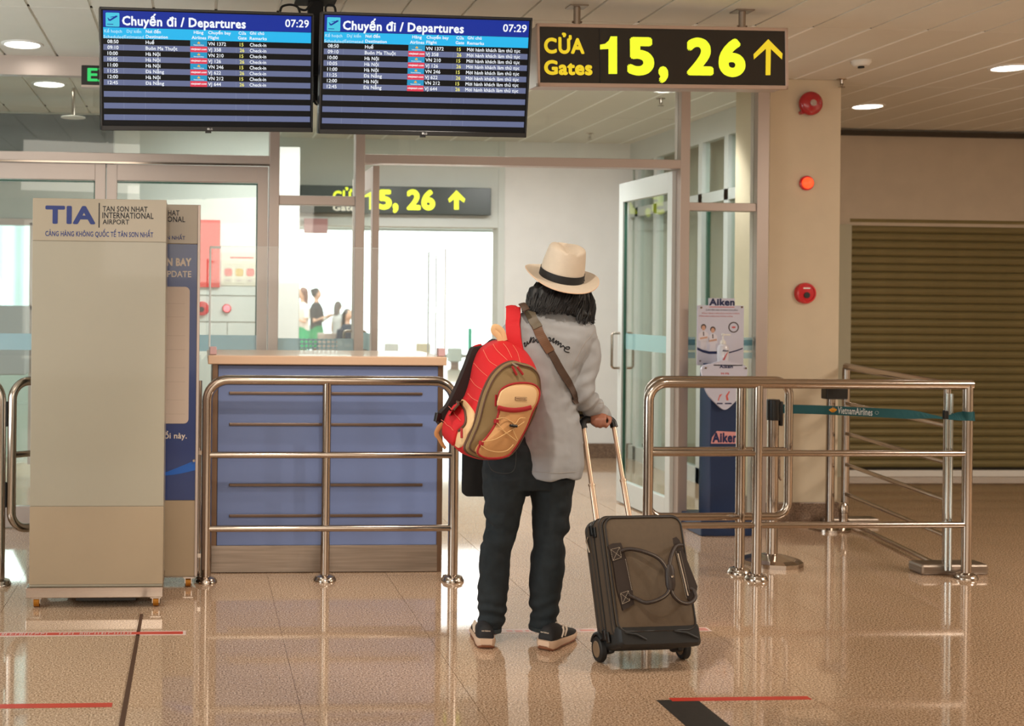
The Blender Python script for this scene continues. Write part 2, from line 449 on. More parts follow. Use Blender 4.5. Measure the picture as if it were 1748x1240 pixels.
# illegible white lettering of the tape, as small strokes
xx = a.x+.02
while xx < b.x-.22:
    w_ = random.uniform(.012, .026)
    if random.random() > .18:
        lt.box(xx, xx+.004, a.y+.018, a.y+.044, .0012, .0015)
        if random.random() > .4: lt.box(xx, xx+w_-.007, a.y+.04, a.y+.044, .0012, .0015)
        if random.random() > .5: lt.box(xx, xx+w_-.007, a.y+.029, a.y+.033, .0012, .0015)
        if random.random() > .6: lt.box(xx+w_-.010, xx+w_-.006, a.y+.018, a.y+.044, .0012, .0015)
    xx += w_
lt.build('lettering', M['tape_white'], t3)
t4 = tape('floor_tape', flat(800, 1222, 1082, .06), M['tape_white'], 'faded red and white tape on the floor behind the shoes and the suitcase')
a = gr(800, 1082); b = gr(1222, 1082)
mm = MB()
xx = a.x+.01
while xx < b.x-.02:
    w_ = random.uniform(.02, .09); mm.box(xx, xx+w_*.7, a.y+.014+random.random()*.01, a.y+.04, .0008, .0011); xx += w_
mm.box(b.x-.1, b.x-.01, a.y+.01, a.y+.05, .0008, .0012)
mm.build('red_print', mat('faded_red_tape', (222, 150, 138), .4), t4)
p = [gr(1120, 1196), gr(1194, 1198), gr(1194, 1198), gr(1120, 1196)]
xL = p[0].x; xR = p[1].x; yT = p[0].y
t5 = tape('floor_tape', [V((xL, 2.6)), V((xR, 2.6)), V((xR, yT)), V((xL, yT))], M['dark_tape'], 'wide black strip on the floor running out of the bottom edge', .0006)
a = gr(245, 1030)
t6 = tape('floor_tape', [V((a.x-.011, 2.8)), V((a.x+.011, 2.8)), V((a.x+.007, 5.25)), V((a.x-.007, 5.25))], M['brown_tape'], 'narrow dark brown strip on the floor leading away under the display board')

# ---- ceiling
ce = MB().box(-3.2, 8.2, -3.2, YF, ZC+.012, ZC+.1).build('ceiling', M['tbar']); tag(ce, 'ceiling of long pale metal panels', 'ceiling', kind='structure')
PW, PL = .305, 1.54; XC0 = -.84-PW*8; YC0 = 5.94-PL*6
pm = bpy.data.meshes.new('ceiling_panel'); b_ = MB().box(0, PW-.014, 0, PL-.008, 0, .012, bv=.003)
pm.from_pydata([tuple(q) for q in b_.v], [], b_.f); pm.materials.append(M['panel']); pm.update()
dj = MB()
for j in range(6, 9):
    for i in range(-1, 33):
        x = XC0+i*PW; y = YC0+j*PL
        if YC0+j*PL > YF-.3: continue
        if x > (1748-338)/2045*(y+PL)+.4 or x+PW < -338/2045*(y+PL)-.5: continue
        link_mesh('ceiling_panel', pm, ce, Matrix.Translation((x+.007, y, ZC)))
for j in range(-1, 10):
    y = YC0+j*PL
    if y < YF: dj.box(XC0-.3, 8.1, y-.006, y+.001, ZC+.003, ZC+.0125)
dj.build('panel_joint', M['joint'], ce)
bk = MB()
for j in range(0, 6):
    for i in range(-1, 37):
        bk.box(XC0+i*PW+.007, XC0+i*PW+PW-.007, YC0+j*PL, YC0+(j+1)*PL-.008, ZC, ZC+.012)
o = bk.build('ceiling_panel_field', M['panel'], ce); o['kind'] = 'stuff'
wb = bpy.data.meshes.new('ceiling_bar'); b_ = MB().box(-.0085, .0085, 0, PL-.008, .0, .012)
wb.from_pydata([tuple(q) for q in b_.v], [], b_.f); wb.materials.append(M['tbar']); wb.update()
for j in range(6, 9):
    for i in range(4, 33):
        x = XC0+i*PW; y = YC0+j*PL
        if x < .6 or y > YF-.3 or x > (1748-338)/2045*(y+PL)+.4: continue
        link_mesh('ceiling_bar', wb, ce, Matrix.Translation((x, y, ZC-.002)))
# ---- enclosing walls
def wall(name, b, m, label):
    o = MB().box(*b).build(name, m); return tag(o, label, 'wall', kind='structure')
wall('wall_back', (-3.3, 8.3, -3.3, -3.2, 0, ZC+.1), M['wall_cream'], 'plain wall behind the viewer')
wall('wall_left', (-3.3, -3.2, -3.2, 30, 0, ZC+.1), M['wall_white'], 'plain wall far to the left')
wall('wall_right', (8.2, 8.3, -3.2, 12, 0, ZC+.1), M['wall_tan'], 'plain wall far to the right')
# shutter bay on the right
sx0 = at(1452, 600, YW).x; zt = at(1500, 385, YW).z; zw = ZC
XD = at(1433, 300, 7.4).x
wr = thing('wall_shutter', (6, YW, 0), 'tan wall with a closed roller shutter, right of the pillar', 'wall', kind='structure')
MB().box(XD+.06, 8.2, YW+.03, YW+.2, zt, ZC).build('wall_panel', M['wall_tan'], wr)
MB().box(XD+.06, 8.2, YW-.02, YW+.03, ZC-.05, ZC-.012).build('dark_gap', M['joint'], wr)
MB().box(XD+.06, sx0, YW-.0, YW+.1, 0, zt+.005).build('side_guide', mat('guide_pale', (176, 172, 150), .5, .2), wr)
ST = mat('shutter_khaki', (128, 116, 76), .45, .25, vary=.06)
sp = .0634; nsl = int((zt-.06)/sp)+1
sm = bpy.data.meshes.new('shutter_slat'); b_ = MB()
prof = [(-.004, 0), (-.014, .012), (-.019, .03), (-.014, .048), (-.004, sp-.003), (.004, sp-.003), (.004, 0)]
n_ = len(prof); LX = 8.2-sx0
vs = [(0, y, z) for y, z in prof]+[(LX, y, z) for y, z in prof]
fs = [(i, (i+1) % n_, n_+(i+1) % n_, n_+i) for i in range(n_)]
sm.from_pydata(vs, [], fs); sm.materials.append(ST); sm.update()
for k in range(nsl): link_mesh('shutter_slat', sm, wr, Matrix.Translation((sx0, YW+.045, .07+k*sp)))
MB().box(sx0, 8.2, YW+.07, YW+.12, 0, zt+.1).build('shutter_backing', M['joint'], wr)
MB().box(sx0-.02, 8.2, YW-.01, YW+.03, .0, .052, bv=.006).use(M['white']).build('bottom_rail', mat('white_bottom_rail', (238, 222, 210), .4), wr)['label'] = 'white bottom rail'
# dividing wall between shutter bay and the security area
wall('wall_divider', (XD-.02, XD+.06, 7.5, YF+.1, 0, ZC), M['wall_tan'], 'short wall running back from the pillar')
# ---- pillar
xa = at(1311, 500, 7.3).x; xb = at(1433, 500, 7.3).x
pl = thing('pillar', ((xa+xb)/2, 7.3, 0), 'cream square pillar with granite skirting carrying the fire alarm fittings', 'pillar', kind='structure')
MB().box(xa, xb, 7.3, 7.78, .13, ZC, bv=.006).build('shaft', M['wall_cream'], pl)
MB().box(xa-.01, xb+.01, 7.285, 7.8, 0, .135, bv=.004).build('granite_skirting', M['granite_skirt'], pl)
# ---- far wall with big opening, lit by daylight from the window hall
oxl = at(511, 500, YF).x; oxr = at(850, 500, YF).x; ozt = at(700, 387, YF).z
fw = MB()
fw.box(-3.2, oxl, YF, YF+.18, 0, ZC).box(oxl, oxr, YF, YF+.18, ozt, ZC)
fw = fw.build('wall_far', M['wall_white']); tag(fw, 'far white wall with a wide opening under the second gate sign', 'wall', kind='structure')
fg = MB().box(oxr, XD, YF, YF+.18, 0, ZC).build('wall_far_grey', M['wall_grey']); tag(fg, 'grey far wall seen through the open door, right of the opening', 'wall', kind='structure')
MB().box(oxr-.006, oxr+.05, YF-.012, YF+.19, 0, ZC).build('corner_bead', M['wall_white'], fg)
sk = MB().box(oxr+.05, XD, YF-.02, YF+.0, 0, at(1040, 757, YF).z, bv=.003).build('baseboard_far', M['granite_skirt']); tag(sk, 'granite skirting along the grey far wall', 'skirting', kind='structure')
# window hall beyond
hall = thing('window_hall', (2, 30, 0), 'sunlit hall with a full-width window beyond the opening', 'window', kind='structure')
MB().box(-3.2, 8.2, YF+.18, 30, 3.2, 3.3).build('hall_ceiling', M['wall_white'], hall)
MB().box(8.2, 8.3, YF, 30, 0, 3.3).build('hall_side_wall', M['wall_white'], hall)
mu = MB()
for x in (-3.2, 8.15): mu.box(x, x+.05, 29.98, 30.04, 0, 3.2)
mu.box(-3.2, 8.2, 29.98, 30.04, 0, .05).box(-3.2, 8.2, 29.98, 30.04, 3.14, 3.2)
mu.build('window_frame', M['alu_white'], hall)
MB().box(-3.2, 8.2, 30.0, 30.012, .05, 3.14).build('pane', M['glass'], hall)
ap = MB().box(-60, 70, 30.1, 160, -.3, -.12).build('apron', mat('bright_concrete', (250, 252, 250), .9, vary=.02, vscale=.3)); tag(ap, 'bright concrete apron outside the far window', 'ground', kind='structure')
# ---- left: wall behind the sliding doors, bright window at the far left
xw0 = at(58, 400, YW).x; xw1 = at(476, 400, YW).x; zwt = at(20, 380, YW).z; zwb = at(20, 640, YW).z
wl = MB()
wl.box(xw0, xw1, YW, YW+.12, 0, ZC)
wl.box(-3.2, xw0, YW, YW+.12, zwt, ZC)
wl = wl.build('wall_checkpoint', M['wall_white']); tag(wl, 'white wall behind the left sliding doors', 'wall', kind='structure')
# joints between the wall panels
pj = MB()
for py in (505, 550, 700, 780):
    z = at(390, py, YW).z; pj.box(xw0, xw1, YW-.004, YW, z, z+.006)
for px in (388, 250): x = at(px, 550, YW).x; pj.box(x, x+.004, YW-.004, YW, 0, at(390, 550, YW).z)
pj.build('panel_joint', mat('wall_joint_grey', (150, 150, 140), .7), wl)
c0 = at(476, 400, 9.15).x; c1 = at(511, 400, 9.15).x
cl = MB().box(c0, c1, 9.15, YF, 0, ZC-.25, bv=.004).build('wall_pier', M['wall_grey']); tag(cl, 'plain grey pier left of the wide opening', 'wall', kind='structure')
db = MB().box(-3.2, at(195, 230, 8.6).x, 8.55, 8.65, at(100, 285, 8.6).z, at(100, 197, 8.6).z, bv=.004).build('wall_bulkhead', mat('dark_glass_bulkhead', (70, 74, 74), .12, spec=.8)); tag(db, 'dark grey glossy bulkhead above the left sliding doors', 'wall', kind='structure')
MB().box(-3.2, at(60, 100, YP-.1).x*0+at(178, 120, YP).x, YP-.12, YP-.05, at(60, 129, YP-.1).z, ZC).build('trim_1', M['alu'])['kind'] = 'structure'
# far-left window: frame, panes, curtains, sill
w1 = thing('window_1', (xw0-.5, YW, 0), 'bright window with pale curtains behind the left sliding door', 'window', kind='structure')
wf = MB(); wf.box(-3.2, xw0, YW-.02, YW+.1, zwt-.02, zwt+.03).box(-3.2, xw0, YW-.02, YW+.1, zwb+.5, zwb+.53).box(xw0-.03, xw0, YW-.02, YW+.1, .1, zwt)
wf.build('window_frame', M['alu'], w1)
MB().box(-3.2, xw0, YW+.06, YW+.07, .1, zwt).build('pane', M['glass'], w1)
cu = MB(); zc0 = at(20, 522, YW).z
nn = 60; top = []; bot = []
for k in range(nn+1):
    x = -3.2+(xw0+3.2)*k/nn; y = YW+.16+.025*math.sin(k*1.3); top.append((x, y, zwt+.05)); bot.append((x, y, zc0))
cu.add(bot+top, [(k, k+1, nn+2+k, nn+1+k) for k in range(nn)])
CUR = bpy.data.materials.new('thin_curtain'); CUR.use_nodes = True; nt = CUR.node_tree; nt.nodes.clear()
o_ = nt.nodes.new('ShaderNodeOutputMaterial'); tl = nt.nodes.new('ShaderNodeBsdfTranslucent'); tl.inputs[0].default_value = (.8, .9, .9, 1)
df = nt.nodes.new('ShaderNodeBsdfDiffuse'); df.inputs[0].default_value = (.8, .88, .88, 1); mx = nt.nodes.new('ShaderNodeMixShader'); mx.inputs[0].default_value = .4
nt.links.new(tl.outputs[0], mx.inputs[1]); nt.links.new(df.outputs[0], mx.inputs[2]); nt.links.new(mx.outputs[0], o_.inputs[0])
cu.build('curtain', CUR, w1, smooth=True, sharp=3)
cb = MB().box(-3.2, xw0-.02, YW-.25, YW-.03, at(20, 640, 9.1).z, zc0, bv=.01).build('parcel_cabinet', mat('pale_grey_cabinet', (196, 202, 204), .5)); tag(cb, 'pale grey low cabinet under the curtained window, half hidden at the left edge', 'cabinet')
# ---- glazed partition
def post(mb, px0, px1, zb, zt, y0=YP-.05, y1=YP+.05, pyc=500):
    a = at(px0, pyc, y0).x; b = at(px1, pyc, y0).x; mb.box(a, b, y0, y1, zb, zt); return a, b
pt = thing('trim_partition', (1.5, YP, 0), 'satin aluminium frame of the glazed partition', 'frame', kind='structure')
Y0, Y1 = YP-.05, YP+.05
def X(px, py=500, Y=YP-.05): return at(px, py, Y).x
def Z(py, px=600, Y=YP-.05): return at(px, py, Y).z
xs = dict(a=(X(458), X(475)), b=(X(605), X(621)), c=(X(1160), X(1176)), d=(X(1291), X(1311)))
for k, (a, b) in xs.items(): MB().box(a, b, Y0, Y1, 0, ZC, bv=.003).build('frame_post', M['alu'], pt)
zh = Z(275, 460); zh2 = Z(262, 460)
MB().box(-3.2, xs['a'][0], Y0, Y1, Z(278, 300), Z(263, 300), bv=.003).build('frame_header', M['alu'], pt)
MB().box(-3.2, xs['a'][0], Y0-.006, Y0+.01, Z(281, 300), Z(278, 300)).build('bright_track', M['steel'], pt)
MB().box(xs['b'][1], xs['c'][0], Y0, Y1, Z(283, 890), Z(268, 890), bv=.003).build('frame_header', M['alu'], pt)
MB().box(xs['a'][1], xs['b'][0], Y0+.01, Y1-.01, Z(350, 540), Z(334, 540), bv=.003).build('frame_transom', M['alu'], pt)
MB().box(xs['c'][1], xs['d'][0], Y0+.01, Y1-.01, Z(360, 1230), Z(346, 1230), bv=.003).build('frame_transom', M['alu'], pt)
MB().box(xs['a'][1], xs['b'][0], Y0+.01, Y1-.01, 0, .09, bv=.003).build('bottom_rail', M['alu'], pt)
MB().box(xs['c'][1], xs['d'][0], Y0+.01, Y1-.01, 0, .07, bv=.003).build('bottom_rail', M['alu'], pt)
def pane(name, x0, x1, z0, z1, parent, Y=YP, m=None):
    MB().box(x0, x1, Y-.004, Y+.004, z0, z1).build(name, m or M['glass'], parent)
pane('pane', -3.2, xs['a'][0], Z(263, 300), ZC, pt)
pane('pane', xs['a'][1], xs['b'][0], Z(334, 540), ZC, pt)
pane('pane', xs['a'][1], xs['b'][0], .09, Z(350, 540), pt)
pane('pane', xs['b'][1], xs['c'][0], Z(268, 890), ZC, pt)
pane('pane', xs['c'][1], xs['d'][0], Z(346, 1230), ZC, pt)
pane('pane', xs['c'][1], xs['d'][0], .07, Z(360, 1230), pt)
# frosted grid film on the fixed pane
ff = MB(); zf0 = Z(603, 540, YP-.012); zf1 = Z(578, 540, YP-.012)
ff.box(xs['a'][1], X(512), YP-.012, YP-.01, zf0, zf1).box(X(578), xs['b'][0], YP-.012, YP-.01, zf0, zf1)
for k in range(4): z = zf0+(zf1-zf0)*k/3.6; ff.box(X(512), X(578), YP-.012, YP-.01, z, z+.012)
for k in range(9): x = X(512+k*7.6); ff.box(x, x+.010, YP-.012, YP-.01, zf0, zf1)
ff.build('frosted_film', M['film_blue'], pt)
fb = MB(); zq = lambda py: Z(py, 1230, YP-.012)
for px0, px1 in ((1178, 1192), (1268, 1290)):
    for q0, q1 in ((598, 576), (612, 602), (590, 580)): fb.box(X(px0), X(px1), YP-.012, YP-.0105-.0002*q1/600, zq(q0), zq(q1))
fb.build('frosted_film', M['film_blue'], pt)
# sliding door leaves (left)
def leaf(name, px0, px1, label, Yc, film=True):
    d = thing(name, (X(px0), Yc, 0), label, 'door', kind='structure')
    a, b = X(px0, 500, Yc-.03), X(px1, 500, Yc-.03); s = .062
    for q0, q1 in ((a, a+s), (b-s, b)): MB().box(q0, q1, Yc-.022, Yc+.022, 0.005, Z(281, 300), bv=.002).build('stile', M['alu'], d)
    MB().box(a+s, b-s, Yc-.022, Yc+.022, Z(309, 300), Z(281, 300), bv=.002).build('top_rail', M['alu'], d)
    MB().box(a+s, b-s, Yc-.022, Yc+.022, .005, .13, bv=.002).build('bottom_rail', M['alu'], d)
    MB().box(a+s, b-s, Yc-.004, Yc+.004, .13, Z(309, 300)).build('pane', M['glass'], d)
    ed = MB(); ed.box(a+s, b-s, Yc-.008, Yc-.004, Z(313, 300), Z(310, 300)).box(b-s-.008, b-s, Yc-.008, Yc-.004, .13, Z(310, 300))
    ed.build('gasket', M['glass_edge'], d)
    if film: MB().box(a+s, b-s, Yc-.010, Yc-.008, Z(600, 300), Z(572, 300)).build('blue_film_band', M['film_blue'], d)
    return d
leaf('door_1', -190, 178, 'left sliding glass door leaf in an aluminium frame', YP+.0)
leaf('door_2', 180, 456, 'right sliding glass door leaf in front of the red notice', YP+.0)
# hinged leaves standing open (swung inwards)
def openleaf(name, hx, ang, length, m, label, hside=1, ztop=None):
    F = Matrix.Translation((hx, YP+.02, 0)) @ Matrix.Rotation(ang, 4, 'Z')
    d = thing(name, (hx, YP, 0), label, 'door', kind='structure'); s = .07; zt_ = ztop
    for q in ((0, s), (length-s, length)): MB(F).box(q[0], q[1], -.02, .02, .01, zt_, bv=.002).build('stile', m, d)
    MB(F).box(s, length-s, -.02, .02, zt_-.13, zt_, bv=.002).build('top_rail', m, d)
    MB(F).box(s, length-s, -.02, .02, .01, .16, bv=.002).build('bottom_rail', m, d)
    MB(F).box(s, length-s, -.004, .004, .16, zt_-.13).build('pane', M['glass_green'], d)
    MB(F).box(length-s-.012, length-s, -.008, .008, .16, zt_-.13).build('gasket', M['glass_edge'], d)
    MB(F).box(s, length-s, -.007, -.005, Z(600, 1120, 7.7), Z(572, 1120, 7.7)).build('blue_film_band', M['film_blue'], d)
    for sgn in (-1, 1):
        x = length-s*.5; h = MB(F)
        h.tube(roundpath([(x, sgn*.02, .93), (x, sgn*.075, .93), (x, sgn*.075, 1.17), (x, sgn*.02, 1.17)], .02), .0095, 10)
        h.build('pull_handle', M['steel'], d, smooth=True)
    return d
ztl = Z(290, 1150)
openleaf('door_3', X(1150, 500, YP+.03), math.radians(92), .86, M['alu_white'], 'open glass door leaf with pull handles, right of the doorway', ztop=ztl)
openleaf('door_4', X(640, 500, YP+.03), math.radians(91), .86, M['alu'], 'open glass door leaf seen edge-on, left of the doorway', ztop=ztl)
# glass side partition inside, running back
XS = (1098-338)/2045*10.4; sg = thing('trim_side_partition', (XS, 8.8, 0), 'white-framed glass wall running back behind the partition', 'frame', kind='structure')
MB().box(XS-.03, XS+.03, 7.81, YF, ZC-.19, ZC).build('top_beam', M['alu_white'], sg)
def ys(px): return XS*2045/(px-338)
for px in (1106, 1140, 1221, 1268): MB().box(XS-.03, XS+.03, ys(px)-.035, ys(px)+.035, 0, ZC-.19).build('mullion', M['alu_white'], sg)
MB().box(XS-.03, XS+.03, 7.81, YF, 2.14, 2.22).build('transom', M['alu_white'], sg)
MB().box(XS-.004, XS+.004, 7.81, YF, 0, ZC-.19).build('pane', M['glass_green'], sg)
MB().box(XS-.03, XS+.03, 7.81, YF, 0, .12).build('bottom_rail', M['alu_white'], sg)
ge = MB()
for px in (1180, 1230): ge.box(XS-.012, XS+.012, ys(px)-.01, ys(px)+.012, .12, 2.14)
ge.build('glass_edge', M['glass_edge'], sg)
# ================================================================== DEPARTURE SCREENS
def quad(TL, TR, BR, BL, Yl, Yr, dtop):
    a = at(*TL, Yl-dtop); b = at(*TR, Yr-dtop); c = at(*BR, Yr); d = at(*BL, Yl)
    x = (b-a+c-d)/2; y = (a-d+b-c)/2
    cen = (a+b+c+d)/4; w, h = x.length, y.length
    F = frame(cen, x, y=y); o = cen-F.col[0].to_3d()*w/2-F.col[1].to_3d()*h/2
    F.translation = o
    return F, w, h
E = lambda n, c, s=1.0: mat(n, (4, 4, 5), .5, emit=s, emit_col=c, spec=.2)
SCR = dict(navy=E('screen_navy', (22, 48, 150)), cyan=E('screen_cyan', (40, 184, 238)), grey=E('screen_grey', (104, 112, 146)), dark=E('screen_black', (9, 10, 12)),
           white=E('screen_white', (246, 250, 255)), pale=E('screen_pale', (190, 232, 250)), yellow=E('screen_yellow', (240, 232, 120)), red=E('screen_red', (226, 62, 84)),
           teal=E('screen_teal', (40, 152, 196)), icon=E('screen_icon_blue', (74, 200, 226)), gold=E('screen_gold', (240, 180, 80)), line=E('screen_line', (134, 142, 170)))
FLs = [('08:50', 'Huế', 'VN 1372', '15'), ('09:10', 'Buôn Ma Thuột', 'VJ 358', '26'), ('10:00', 'Hà Nội', 'VN 210', '15'), ('10:05', 'Hà Nội', 'VJ 126', '26'),
       ('11:00', 'Hà Nội', 'VN 246', '15'), ('11:25', 'Đà Nẵng', 'VJ 622', '26'), ('12:00', 'Hà Nội', 'VN 212', '15'), ('12:45', 'Đà Nẵng', 'VJ 644', '26')]
LF, LW, LH = quad((169.4, 12), (536.5, 22), (533.2, 226.6), (172.2, 222), 5.36, 5.50, .075)
RF, RW, RH = quad((548.2, 20), (908, 30), (898.5, 235.7), (543.7, 227.7), 5.44, 5.48, .085)
def screen(F, w, h, label, remark, seen_extra):
    t = thing('departure_screen', F=F, label=label, cat='screen', group='departure screens hung side by side')
    B = MB(F); bz = .012
    B.box(0, w, 0, h, -.06, -.004, bv=.004); B.build('housing', M['black'], t)
    fr = MB(F)
    for q in ((0, w, h-bz, h), (0, w, 0, .022), (0, bz*.7, 0, h), (w-bz*.7, w, 0, h)): fr.box(*q, -.004, .006, bv=.002)
    fr.build('bezel', M['black'], t)
    def L(cx, cy):    # position on the left screen, carried over by proportion
        a = pp(150+cx*400/1748, cy*400/1748, LF); return a[0]*w/LW, a[1]*h/LH
    sx0, sx1 = bz*.7, w-bz*.7
    d = MB(F).use(SCR['dark']).box(sx0, sx1, .02, h-bz, -.004, .0).build('display', None, t)
    def yy(cy): return L(800, cy+12)[1]
    g = MB(F); a0 = L(115, 300)[0]; a1 = L(1664, 300)[0]
    z1, z2, z3 = .0002, .0004, .0008
    g.use(SCR['navy']).box(a0, a1, yy(207), yy(85), 0, z1)
    g.use(SCR['cyan']).box(a0, a1, yy(289), yy(209), 0, z1)
    g.use(SCR['grey'])
    pitch = (yy(334)-yy(849))/12
    for k in (0, 2, 4, 6, 8, 10, 12):
        yt = yy(334)-k*pitch; g.box(a0, a1, yt-pitch*.97, yt, 0, z1)
    g.use(SCR['line'])
    for k in (0, 2, 4, 6, 8, 10, 12):
        yt = yy(334)-k*pitch
        for cx in (268, 428, 1104, 1196): x = L(cx, 700)[0]; g.box(x, x+.0012, yt-pitch*.97, yt, z1, z2)
    g.build('timetable_bands', None, t)
    ic = MB(F).use(SCR['icon']); x0, y0 = L(133, 197); x1, y1 = L(235, 96)
    ic.prism(rrect(x0, x1, y0, y1, .004), z1, z2)
    ic.use(SCR['navy'])
    def I(u, v_): return (x0+(x1-x0)*u, y0+(y1-y0)*v_)
    ic.prism([I(*q) for q in ((.14, .44), (.34, .40), (.86, .72), (.84, .80), (.70, .78), (.36, .54))], z2, z3)
    ic.prism([I(*q) for q in ((.30, .68), (.38, .66), (.66, .70), (.56, .74))], z2, z3)
    ic.prism([I(*q) for q in ((.12, .62), (.18, .62), (.30, .50), (.22, .46))], z2, z3)
    ic.box(*[I(.10, .14)[0], I(.55, .14)[0], I(.1, .14)[1], I(.1, .19)[1]], z2, z3)
    ic.build('departure_icon', None, t)
    T = MB(F).use(SCR['white'])
    def tx(s_, cx0, cx1, cy, hc, m='white', bold=.012, cyr=None):
        T.use(SCR[m]); xa, ya = L(cx0, cy); xb_, _ = L(cx1, cy); hh = hc*400/1748*5.45/2045
        T.text(s_, xa, ya, hh, z=z3, bold=bold, width=(xb_-xa))
    tx('Chuyến đi / Departures', 255, 1178, 186, 66, bold=.034)
    tx('07:29', 1472, 1648, 200, 56, bold=.022)
    for s_, c0_, c1_, cy in (('Kế hoạch', 122, 254, 242), ('Scheduled', 116, 266, 284), ('Dự kiến', 290, 398, 244), ('Estimated', 272, 416, 285)): tx(s_, c0_, c1_, cy, 23, 'pale', .016)
    for s_, c0_, c1_, cy in (('Nơi đến', 432, 544, 246), ('Destination', 432, 596, 284), ('Hãng', 790, 862, 252), ('Airlines', 774, 882, 291), ('Chuyến bay', 898, 1066, 254), ('Flight', 898, 978, 291),
                             ('Cửa', 1124, 1180, 258), ('Gate', 1120, 1184, 294), ('Ghi chú', 1208, 1314, 258), ('Remarks', 1207, 1334, 297)): tx(s_, c0_, c1_, cy, 23, 'white', .022)
    wd_ = dict(Huế=66)
    for k, (tm_, ds, fn, gt) in enumerate(FLs):
        y = yy(334)+pitch-(k)*pitch-pitch*.80; hh = pitch*.62
        if ds[0] == 'Đ': T.use(SCR['white']).box(L(432, 450)[0]-.0012, L(432, 450)[0]+pitch*.24, y+pitch*.27, y+pitch*.35, z3, z3+.0002)
        for s_, cx, m, b_ in ((tm_, 147, 'white', .018), (ds.replace('Đ', 'D'), 432, 'white', .018), (fn, 897, 'white', .018), (gt, 1132, 'yellow', .022)):
            T.use(SCR[m]); T.text(s_, L(cx, 450)[0], y, hh, z=z3, bold=b_)
        T.use(SCR['white']); T.text(remark, L(1207, 450)[0], y, hh, z=z3, bold=.02, width=(L(1330, 450)[0]-L(1207, 450)[0]) if remark == 'Check-in' else (L(1606, 450)[0]-L(1207, 450)[0]))
        lx0, lx1 = L(764, 450)[0], L(890, 450)[0]; yt = yy(334)+pitch-k*pitch
        T.use(SCR['red' if k % 2 else 'teal']).box(lx0, lx1, yt-pitch, yt, z1, z2)
        T.use(SCR['white'])
        if k % 2: T.text('vietjetair.com', (lx0+lx1)/2, yt-pitch*.62, pitch*.36, z=z3, bold=.03, align='C', width=(lx1-lx0)*.92, shear=.3)
        else:
            T.text('VietnamAirlines', (lx0+lx1)/2, yt-pitch*.85, pitch*.2, z=z3, bold=.02, align='C', width=(lx1-lx0)*.62)
            T.use(SCR['gold']); c_ = (lx0+lx1)/2; r_ = pitch*.22
            T.prism([(c_-r_, yt-pitch*.55), (c_+r_, yt-pitch*.55), (c_+r_*1.2, yt-pitch*.38), (c_+r_*.6, yt-pitch*.3), (c_, yt-pitch*.15), (c_-r_*.6, yt-pitch*.3), (c_-r_*1.2, yt-pitch*.38)], z2, z3)
    T.build('lettering', None, t)
    lg = MB(F).use(mat('logo_grey', (190, 190, 190), .4)); lg.text('LG', w*.503, .006, .009, z=.0062, bold=.02)
    lg.cyl((w*.497, .0105, .006), (w*.497, .0105, .0066), .005, 14)
    lg.build('maker_mark', None, t)
    MB(F).box(w*.485, w*.512, -.008, .003, -.01, .004, bv=.001).build('infrared_sensor', M['black'], t)
    return t
screen(LF, LW, LH, 'left departures screen whose remarks column reads Check-in', 'Check-in', None)
screen(RF, RW, RH, 'right departures screen whose remarks column holds a long Vietnamese sentence', 'Mời hành khách làm thủ tục', None)
# mount between the screens
a = at(539, 60, 5.52)
mt = thing('screen_mount', (a.x, 5.55, ZC), 'black ceiling pole with cross bar between the two departures screens', 'mount')
xl, xr = at(526, 60, 5.62).x, at(552, 60, 5.62).x
MB().box(xl, xr, 5.62, 5.68, at(540, 172, 5.62).z, ZC-.01, bv=.003).build('pole', M['blackmatte'], mt)
MB().box(xl-.06, xr+.06, 5.58, 5.72, ZC-.014, ZC-.001, bv=.002).build('ceiling_plate', M['blackmatte'], mt)
MB().box(at(250, 100, 5.6).x, at(800, 100, 5.6).x, 5.595, 5.62, at(540, 128, 5.6).z, at(540, 110, 5.6).z).build('cross_bar', M['blackmatte'], mt)
for pts in ([(478, 20), (482, 11), (496, 8), (508, 12), (512, 22)], [(556, 22), (556, 12), (563, 8), (571, 12), (573, 22)], [(508, 14), (522, 17), (532, 4)], [(534, 160), (538, 176), (546, 178), (549, 170)]):
    MB().tube(spline([at(x, y, 5.50) for x, y in pts], 5), .0055, 8).build('cable', M['blackmatte'], mt, smooth=True)
# light batten above
bt = thing('light_batten', (0.9, 6.2, ZC), 'long beige ceiling light fitting behind the tops of the screens', 'light')
a, b = at(470, 12, 6.05), at(798, 22, 6.05)
MB().box(a.x, b.x, 6.0, 6.2, at(700, 22, 6.0).z, at(700, 12, 6.0).z+.01, bv=.008).build('fitting_body', M['cream_dark'], bt)
for q in (a.x+.1, b.x-.1): MB().cyl((q, 6.1, at(700, 12, 6.0).z), (q, 6.1, ZC+.001), .01, 10).build('hanger', M['steel'], bt)

# ================================================================== GATE SIGN
F, w, h = quad((917, 39), (1345.4, 48.2), (1344.8, 152), (917, 148), 5.52, 5.60, 0.0)
gs = thing('gate_sign', F=F, label='large black hanging sign reading CỬA Gates 15, 26 with an up arrow', cat='sign')
SB = mat('sign_black_panel', (24, 20, 18), .22, spec=.8, emit=.0)
SY = mat('sign_yellow_letters', (206, 226, 40), .5, emit=.85, emit_col=(214, 226, 44))
SG = mat('sign_gold_letters', (226, 204, 40), .5, emit=.55, emit_col=(226, 204, 40))
MB(F).box(.006, w-.006, .006, h-.006, -.13, -.01, bv=.002).build('housing', M['alu'], gs)
MB(F).box(.012, w-.012, .012, h-.012, -.01, -.002).build('face', SB, gs)
fr = MB(F); q = .018
for bx in ((0, w, h-q*.9, h), (0, w, 0, q), (0, q*.7, 0, h), (w-q*.8, w, 0, h)): fr.box(*bx, -.02, .004, bv=.003)
fr.build('frame', mat('sign_frame_alu', (196, 172, 158), .4, .4), gs)
